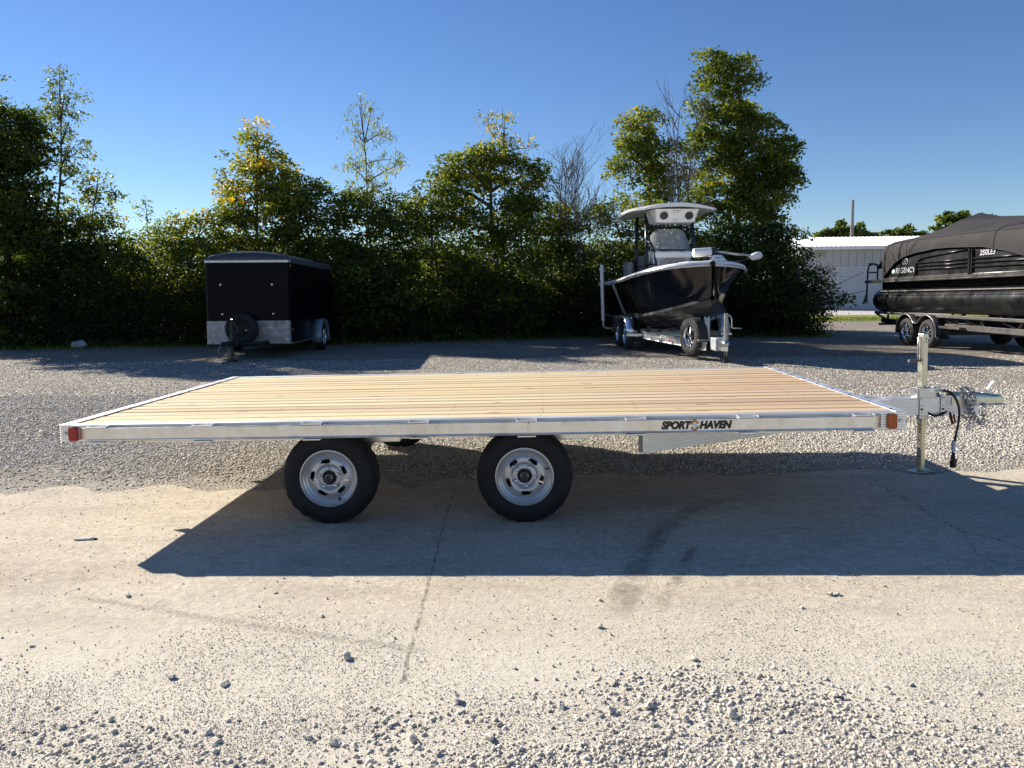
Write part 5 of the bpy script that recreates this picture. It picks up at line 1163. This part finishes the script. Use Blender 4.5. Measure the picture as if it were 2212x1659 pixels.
def tree(name, label, cat, lobes, Y, base_u=None, dens=1.0, leaf=.085, tint=.35, tvar=.12, sparse=False, trunk_r=.09, top=None, droop=.25, narrow=.5, yel=0.0, seed=1, group=None, thick=.85, bend=0, gz=0.0, loose=1.35):
    rnd = random.Random(seed); L = []
    for u, v, ru, rv in lobes:
        yy = Y + (rnd.uniform(-.35, .35) if not sparse else rnd.uniform(-.15,.15)); c = px(u, v, yy); s_ = yy/F
        L.append((c, ru*s_, rv*s_, (ru*s_*.5+rv*s_*.5)*thick))
    bu = base_u if base_u is not None else lobes[0][0]
    bx = px(bu, 640, Y).x; root = empty(name, (bx, Y, 0)); tag(root, label, cat, group); off = Vector((bx, Y, 0))
    hi = max(L, key=lambda q: q[0].z+q[2]); tp3 = (hi[0]+Vector((0,0,hi[2]*.7))-off) if top is None else px(top[0], top[1], Y)-off
    path = [Vector((0,0,-.05)), Vector((0,0,0)).lerp(tp3, .3)+Vector((rnd.uniform(-.1,.1)+bend, rnd.uniform(-.1,.1), 0)), Vector((0,0,0)).lerp(tp3, .65)+Vector((rnd.uniform(-.1,.1)+bend*.5, rnd.uniform(-.1,.1), 0)), tp3]
    path = smooth_path(path, 5); n = len(path); m = MB(); m.tube(path, [trunk_r*(1-.9*i/(n-1)) for i in range(n)], 8); m.build('trunk', BARK, root, smooth=1)
    m = MB(); P, T_ = [], []; cl = []
    for c, rx, rz, ry in L:
        cc = c-off; st = min(path[:-3], key=lambda q: (q-(cc-Vector((0,0,rz*.9)))).length)
        mid = st.lerp(cc, .5)+Vector((0,0,.12*rz)); m.tube(smooth_path([st, mid, cc], 3), [trunk_r*.42,trunk_r*.4,trunk_r*.36,trunk_r*.3,trunk_r*.25,trunk_r*.2,trunk_r*.14], 5)
        area = (rx*rz+rx*ry+rz*ry)*4
        nc = max(5, int(area*(3.4 if sparse else 5.0)*dens))
        g0 = rnd.uniform(0, 99)
        for k in range(nc):
            d = Vector((rnd.gauss(0,1), rnd.gauss(0,1), rnd.gauss(0,1))).normalized(); q = rnd.uniform(.25, 1.0)**.5 if sparse else rnd.uniform(.35, 1.08)**.6
            cp_ = cc + Vector((d.x*rx, d.y*ry, d.z*rz))*q
            if not sparse and cp_.z > 1.5 and math.sin(cp_.x*3.1+g0)+math.sin(cp_.z*3.7+g0*2)+math.sin(cp_.y*3.3+g0*3) > loose: continue
            if cp_.z < .1+gz: cp_.z = rnd.uniform(.1, .6)+gz
            cl.append((cp_, cc))
    for cp_, cc in cl:
        st = cc.lerp(cp_, .35); 
        if rnd.random() < (.5 if sparse else .08): m.tube([st, st.lerp(cp_, .55)+Vector((0,0,.05)), cp_], [.012,.008,.004], 3, False)
        t0 = tint + .10*max(0, min(1, (cp_.z-2.2)/3)) + rnd.gauss(0, tvar) + (yel*rnd.random()**2)  # higher sprays tinted lighter: sunlit crown tops put into the leaf colour
        if sparse:                                # leaves hung along a short twig
            nl = rnd.randint(10, 22); dr = np.array([rnd.gauss(0,.6), rnd.gauss(0,.6), rnd.uniform(-.7,.25)]); dr /= np.linalg.norm(dr)
            s_ = rng.random((nl,1)); pts = np.array(cp_) + dr*(s_-.4)*rnd.uniform(.3,.55) + rng.normal(0, .055, (nl,3))
        else:                                     # a rounded spray of overlapping leaves, densest on its upper shell
            rb = rnd.uniform(.14, .44); nl = int(470*rb*rb*rnd.uniform(.8,1.25))+12
            v_ = rng.normal(size=(nl,3)); v_ /= np.linalg.norm(v_, axis=1, keepdims=True); v_[:,2] = np.where(v_[:,2] < -.35, -v_[:,2], v_[:,2])
            pts = np.array(cp_) + v_*np.array([1.15,1.0,.72])*rb*(1.16-.65*rng.random((nl,1))**2.0)
        pts[:,2] = np.maximum(pts[:,2], .03); P.append(pts); T_.append(np.full(nl, t0)+rng.normal(0, .045, nl))
    m.build('limbs', BARK if not sparse else TWIG, root)
    P = np.concatenate(P); T_ = np.concatenate(T_)
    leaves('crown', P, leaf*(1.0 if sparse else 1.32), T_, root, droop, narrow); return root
def bare(name, label, cat, us, Y, n, seed, r=.03, depth=2, lean=0, group=None):
    rnd = random.Random(seed); u0, vb, vt = us; b0 = px(u0, vb, Y); root = empty(name, (b0.x, Y, 0)); tag(root, label, cat, group); m = MB(); out = []
    H = px(u0, vt, Y).z
    for k in range(n):
        p = Vector((rnd.uniform(-.12,.12)*n*.4, rnd.uniform(-.2,.2), 0)); d = Vector((lean+rnd.gauss(0,.10), rnd.gauss(0,.08), 1)).normalized(); ht = H*rnd.uniform(.78, 1.0)
        pts = [p, p+d*ht*.4+Vector((rnd.gauss(0,.06),0,0)), p+d*ht*.75+Vector((rnd.gauss(0,.1),0,0)), p+d*ht]; sp = smooth_path(pts, 4); m.tube(sp, [r*(1-.88*i/(len(sp)-1)) for i in range(len(sp))], 6)
        for j in range(9):
            i = rnd.randint(5, len(sp)-2); nd = Vector((rnd.choice((-1,1))*rnd.uniform(.25,.8), rnd.gauss(0,.3), rnd.uniform(.5,1.1))); branches(rnd, sp[i], nd, rnd.uniform(.5,1.3), r*.32, depth-1, out, .15, .4)
    for pts, rs in out: m.tube(pts, [max(.004, q) for q in rs], 4, False)
    m.build('branches', TWIG, root); return root
# left group
tree('broadleaf_tree', 'big dark leafy tree at the far left edge', 'tree', [(5,290,80,60),(45,320,46,44),(10,310,85,75),(35,400,80,80),(-40,400,90,110),(20,480,105,90),(50,560,95,100),(-30,600,100,120),(40,680,95,80)], 19.6, 20, 1.15, .10, .16, .08, trunk_r=.14, yel=.25, seed=1)
tree('slender_tree', 'thin twig of a taller tree poking up at the left edge', 'tree', [(-8,165,22,35),(-4,225,24,30),(-20,270,40,30)], 20.6, -30, .9, .10, .2, .08, True, .05, seed=2)
tree('ash_tree', 'tall slender ash tree with a bare lower stem on the left', 'tree', [(128,165,28,28),(140,205,46,34),(118,232,40,30),(150,262,46,36),(110,290,42,32),(160,318,44,34),(130,352,40,30),(170,372,38,28)], 20.4, 112, 1.9, .12, .27, .10, True, .065, (128,145), .5, .36, .25, seed=3)
tree('ash_sapling', 'loose branching sapling just right of the tall slender ash', 'tree', [(215,395,36,32),(228,425,36,26),(180,425,44,30),(205,460,46,34),(160,470,50,34),(235,490,36,32),(130,450,40,34)], 20.2, 165, 1.8, .12, .34, .12, True, .05, None, .4, .4, .3, seed=4)
tree('shrub', 'dark broad shrub filling the hedge below the slender ash', 'shrub', [(110,545,90,75),(190,540,85,70),(240,600,80,80),(150,630,100,90),(230,690,85,65),(120,700,90,60)], 20.0, 150, 1.1, .09, .19, .08, seed=5, yel=.12)
tree('sapling', 'wispy young sapling against the sky in the hedge gap', 'tree', [(316,455,22,30),(326,490,30,28),(350,500,26,24),(300,505,26,26),(370,480,20,22)], 21.2, 320, 1.0, .10, .40, .10, True, .03, (314,420), .3, .5, .2, seed=6)
tree('shrub', 'yellow tinged shrub left of the black cargo trailer', 'shrub', [(330,570,65,50),(395,530,60,48),(440,500,50,38),(420,580,60,70),(360,640,75,80),(300,660,70,75),(430,670,60,70)], 20.8, 370, 1.1, .085, .40, .12, seed=7, yel=.4)
# behind the cargo trailer
tree('broadleaf_tree', 'yellow green tree rising behind the black cargo trailer', 'tree', [(556,300,42,32),(530,338,42,38),(575,355,44,44),(520,400,44,44),(590,400,42,48),(545,450,70,50),(615,395,24,40)], 21.6, 555, 1.25, .095, .50, .12, trunk_r=.09, seed=8, yel=.4, loose=1.0)
tree('shrub', 'sunlit shrub mass around the foot of the yellow green tree', 'shrub', [(500,500,60,50),(570,510,70,55),(640,470,60,55),(610,560,80,70),(520,590,80,80),(480,650,60,80),(600,660,90,80)], 21.0, 560, 1.1, .085, .42, .10, seed=9, yel=.35)
tree('shrub', 'deep green shrub right above the cargo trailer roof', 'shrub', [(655,430,50,45),(700,470,60,60),(650,500,60,60),(720,540,60,70),(690,610,70,80),(730,680,60,70)], 20.8, 690, 1.2, .09, .30, .10, seed=10, yel=.15)
tree('willow_tree', 'airy willow like tree with drooping pale leaves', 'tree', [(776,225,22,24),(800,250,38,28),(765,285,30,30),(825,290,40,30),(790,325,44,30),(845,345,36,24),(760,360,34,28),(810,375,44,30),(862,355,22,20),(780,410,50,30),(835,410,40,28)], 21.4, 803, 1.35, .13, .47, .09, True, .05, (778,205), .95, .22, .25, seed=11)
tree('shrub', 'dense dark shrub below the airy willow', 'shrub', [(790,450,60,38),(850,470,60,48),(770,520,60,60),(840,550,70,70),(800,620,80,80),(870,640,60,80),(780,690,70,60),(860,700,60,50)], 20.6, 815, 1.25, .095, .27, .10, seed=12, yel=.2)
# middle mound
tree('shrub', 'round topped vine covered shrub left of the dense mound', 'shrub', [(930,420,42,36),(905,470,46,48),(950,510,55,60),(930,590,60,70),(950,670,70,70),(900,700,50,50)], 21.4, 930, 1.2, .09, .36, .10, seed=13, yel=.2)
tree('broadleaf_tree', 'dense vine draped tree forming the mound in mid hedge', 'tree', [(1005,362,50,36),(1060,370,60,46),(1125,385,50,46),(970,400,40,36),(1000,450,62,60),(1080,470,80,66),(1150,480,40,50),(1030,560,80,80),(1110,580,70,80),(1040,660,80,80),(1130,670,50,60)], 21.6, 1075, 1.3, .095, .33, .10, trunk_r=.15, seed=14, yel=.28, loose=1.1)
tree('maple_sapling', 'bright yellow topped sapling above the dense mound', 'tree', [(1090,250,24,20),(1050,270,30,22),(1082,285,26,22),(1100,318,34,28),(1060,330,34,28),(1140,320,20,22),(1085,355,44,26)], 22.0, 1080, 1.6, .10, .66, .12, True, .05, (1085,232), .2, .55, .3, seed=15)
tree('shrub', 'olive shrub with hanging vines left of the fishing boat', 'shrub', [(1185,520,40,55),(1210,470,36,36),(1240,520,46,48),(1200,600,56,70),(1250,610,55,70),(1190,680,55,60),(1265,680,55,60)], 22.4, 1215, 1.15, .09, .34, .12, seed=16, yel=.3)
bare('bare_shrub', 'leafless twiggy shrub between the mound and the fishing boat', 'shrub', (1235,700,335), 22.6, 7, 17, .028, 3, -.10)
bare('bare_shrub', 'leafless grey brush tangled beside the fishing boat', 'shrub', (1285,700,400), 22.2, 6, 18, .024, 3, -.05)
# right group
tree('broadleaf_tree', 'bushy green tree left of the leafless stem behind the boat', 'tree', [(1400,262,34,24),(1360,272,26,18),(1395,300,50,36),(1350,335,36,36),(1420,340,52,44),(1365,385,52,36),(1440,390,50,42),(1400,425,70,36)], 24.6, 1420, 1.25, .10, .44, .10, trunk_r=.10, seed=19, yel=.2, loose=.95)
bare('bare_tree', 'tall leafless stem standing between two leafy trees', 'tree', (1470,700,170), 22.7, 2, 20, .055, 3, -.0)
tree('cottonwood_tree', 'tallest leafy tree, right of the leafless stem', 'tree', [(1545,138,36,22),(1595,142,28,20),(1560,175,52,32),(1600,205,52,34),(1545,225,50,36),(1620,245,52,34),(1570,275,74,40),(1650,290,50,34),(1690,320,34,26),(1540,320,56,40),(1610,340,80,44),(1695,350,44,30),(1665,385,60,32),(1700,390,34,24),(1570,390,80,46),(1640,425,60,36),(1540,440,60,44),(1600,470,80,50)], 25.6, 1585, 1.25, .11, .35, .10, trunk_r=.16, seed=21, yel=.15, loose=.95)
tree('shrub', 'dark hedge shrub hidden behind the fishing boat', 'shrub', [(1320,470,50,40),(1380,490,60,50),(1450,500,60,50),(1330,560,60,60),(1420,590,80,70),(1500,560,70,70),(1340,650,70,80),(1450,670,80,70),(1540,680,70,60)], 22.8, 1410, 1.15, .09, .31, .10, seed=22, yel=.25)
tree('shrub', 'dark bush right of the fishing boat hull', 'shrub', [(1560,540,60,50),(1620,540,70,55),(1690,540,60,52),(1640,610,80,70),(1580,640,70,80),(1710,620,60,60),(1660,690,90,55)], 22.4, 1630, 1.3, .095, .22, .08, seed=23, yel=.1)
tree('shrub', 'sprawling bush with bare branches reaching toward the pontoon boat', 'shrub', [(1725,585,34,30),(1750,625,40,34),(1715,660,60,45),(1770,668,34,26),(1805,655,16,12),(1700,695,60,24),(1760,697,40,14)], 21.6, 1720, .7, .085, .25, .09, seed=24, yel=.12)
rnd = random.Random(5); m = MB(); root = bpy.data.objects['shrub.007'] if 'shrub.007' in bpy.data.objects else None
sh = [o for o in bpy.data.objects if o.get('label', '').startswith('sprawling')][0]; off = sh.location
for (u0, v0, u1, v1, r_) in ((1690,660,1866,588,.022),(1730,650,1872,628,.026),(1700,670,1800,575,.018),(1680,640,1760,545,.015)):
    a, b2 = px(u0,v0,21.6)-off, px(u1,v1,21.2)-off; m.tube([a, a.lerp(b2,.5)+Vector((0,0,-.06)), b2], [r_, r_*.7, r_*.3], 6)
m.build('bare_branch', TWIG, sh)
# undergrowth in front of the stems and a second row added behind to block light
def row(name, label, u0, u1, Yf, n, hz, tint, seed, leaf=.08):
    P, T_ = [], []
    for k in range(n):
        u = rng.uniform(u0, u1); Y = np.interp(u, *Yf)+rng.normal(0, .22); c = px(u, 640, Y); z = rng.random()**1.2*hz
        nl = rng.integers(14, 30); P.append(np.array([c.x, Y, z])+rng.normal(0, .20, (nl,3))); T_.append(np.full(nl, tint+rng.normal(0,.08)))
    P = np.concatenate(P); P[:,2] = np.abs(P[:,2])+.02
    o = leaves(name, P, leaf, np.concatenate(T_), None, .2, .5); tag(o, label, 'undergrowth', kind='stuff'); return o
YF = ([-100, 430, 740, 1250, 1800], [19.35, 19.9, 20.3, 21.9, 22.0])
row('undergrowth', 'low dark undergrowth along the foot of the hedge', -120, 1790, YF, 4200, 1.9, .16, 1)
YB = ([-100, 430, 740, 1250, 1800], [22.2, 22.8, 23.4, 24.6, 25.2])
row('undergrowth', 'brush added behind the hedge to keep its depth dark', -150, 1720, YB, 9000, 2.9, .15, 2, .11)
# weeds by the drop of the yard and the far crowns behind the building
for (u, v, ru, rv, lab, sd_) in ((1830,502,64,27,'low rounded tree crown left of the utility pole, beyond the building',31),(1952,504,56,20,'small far tree between the utility pole and the pontoon cover',32),(2062,480,54,30,'far tree directly above the pontoon cover slope',33),(2130,474,24,17,'rightmost far tree peeking over the pontoon cover ridge',34)):
    tree('far_tree', lab, 'tree', [(u-ru*.5,v+rv*.6,ru*.5,rv*.8),(u,v+rv*.2,ru*.6,rv),(u+ru*.5,v+rv*.7,ru*.5,rv*.8),(u,v+rv*1.6,ru*.9,rv)], 75 if sd_ != 32 else 90, u, .28, .34, .27, .10, False, .25, seed=sd_, gz=1.0)

# fallen leaves and weeds on the gravel along the hedge foot
n = 5200; u = rng.uniform(-60, 1800, n); Y = np.interp(u, *YF) - .15 - np.abs(rng.normal(0, .55, n)); X = np.array([px(a, 640, b).x for a, b in zip(u, Y)])
o = leaves('leaf_litter', np.stack([X, Y, rng.uniform(.012, .05, n)], 1), .075, rng.uniform(.45, .95, n), None, 0.0, .55); tag(o, 'fallen leaves strewn on the gravel along the foot of the hedge', 'leaf litter', kind='stuff')
n = 700; u = rng.uniform(-60, 1780, n); Y = np.interp(u, *YF) - np.abs(rng.normal(0, .45, n)); P = []
for a, b in zip(u, Y):
    c = px(a, 640, b); k = rng.integers(5, 14); P.append(np.stack([c.x+rng.normal(0,.06,k), b+rng.normal(0,.06,k), rng.uniform(.0,.14,k)], 1))
P = np.concatenate(P); o = leaves('weeds', P, .13, rng.uniform(.25, .5, len(P)), None, -1.0, .22); tag(o, 'grassy weeds sprouting where the gravel meets the hedge', 'weeds', kind='stuff')
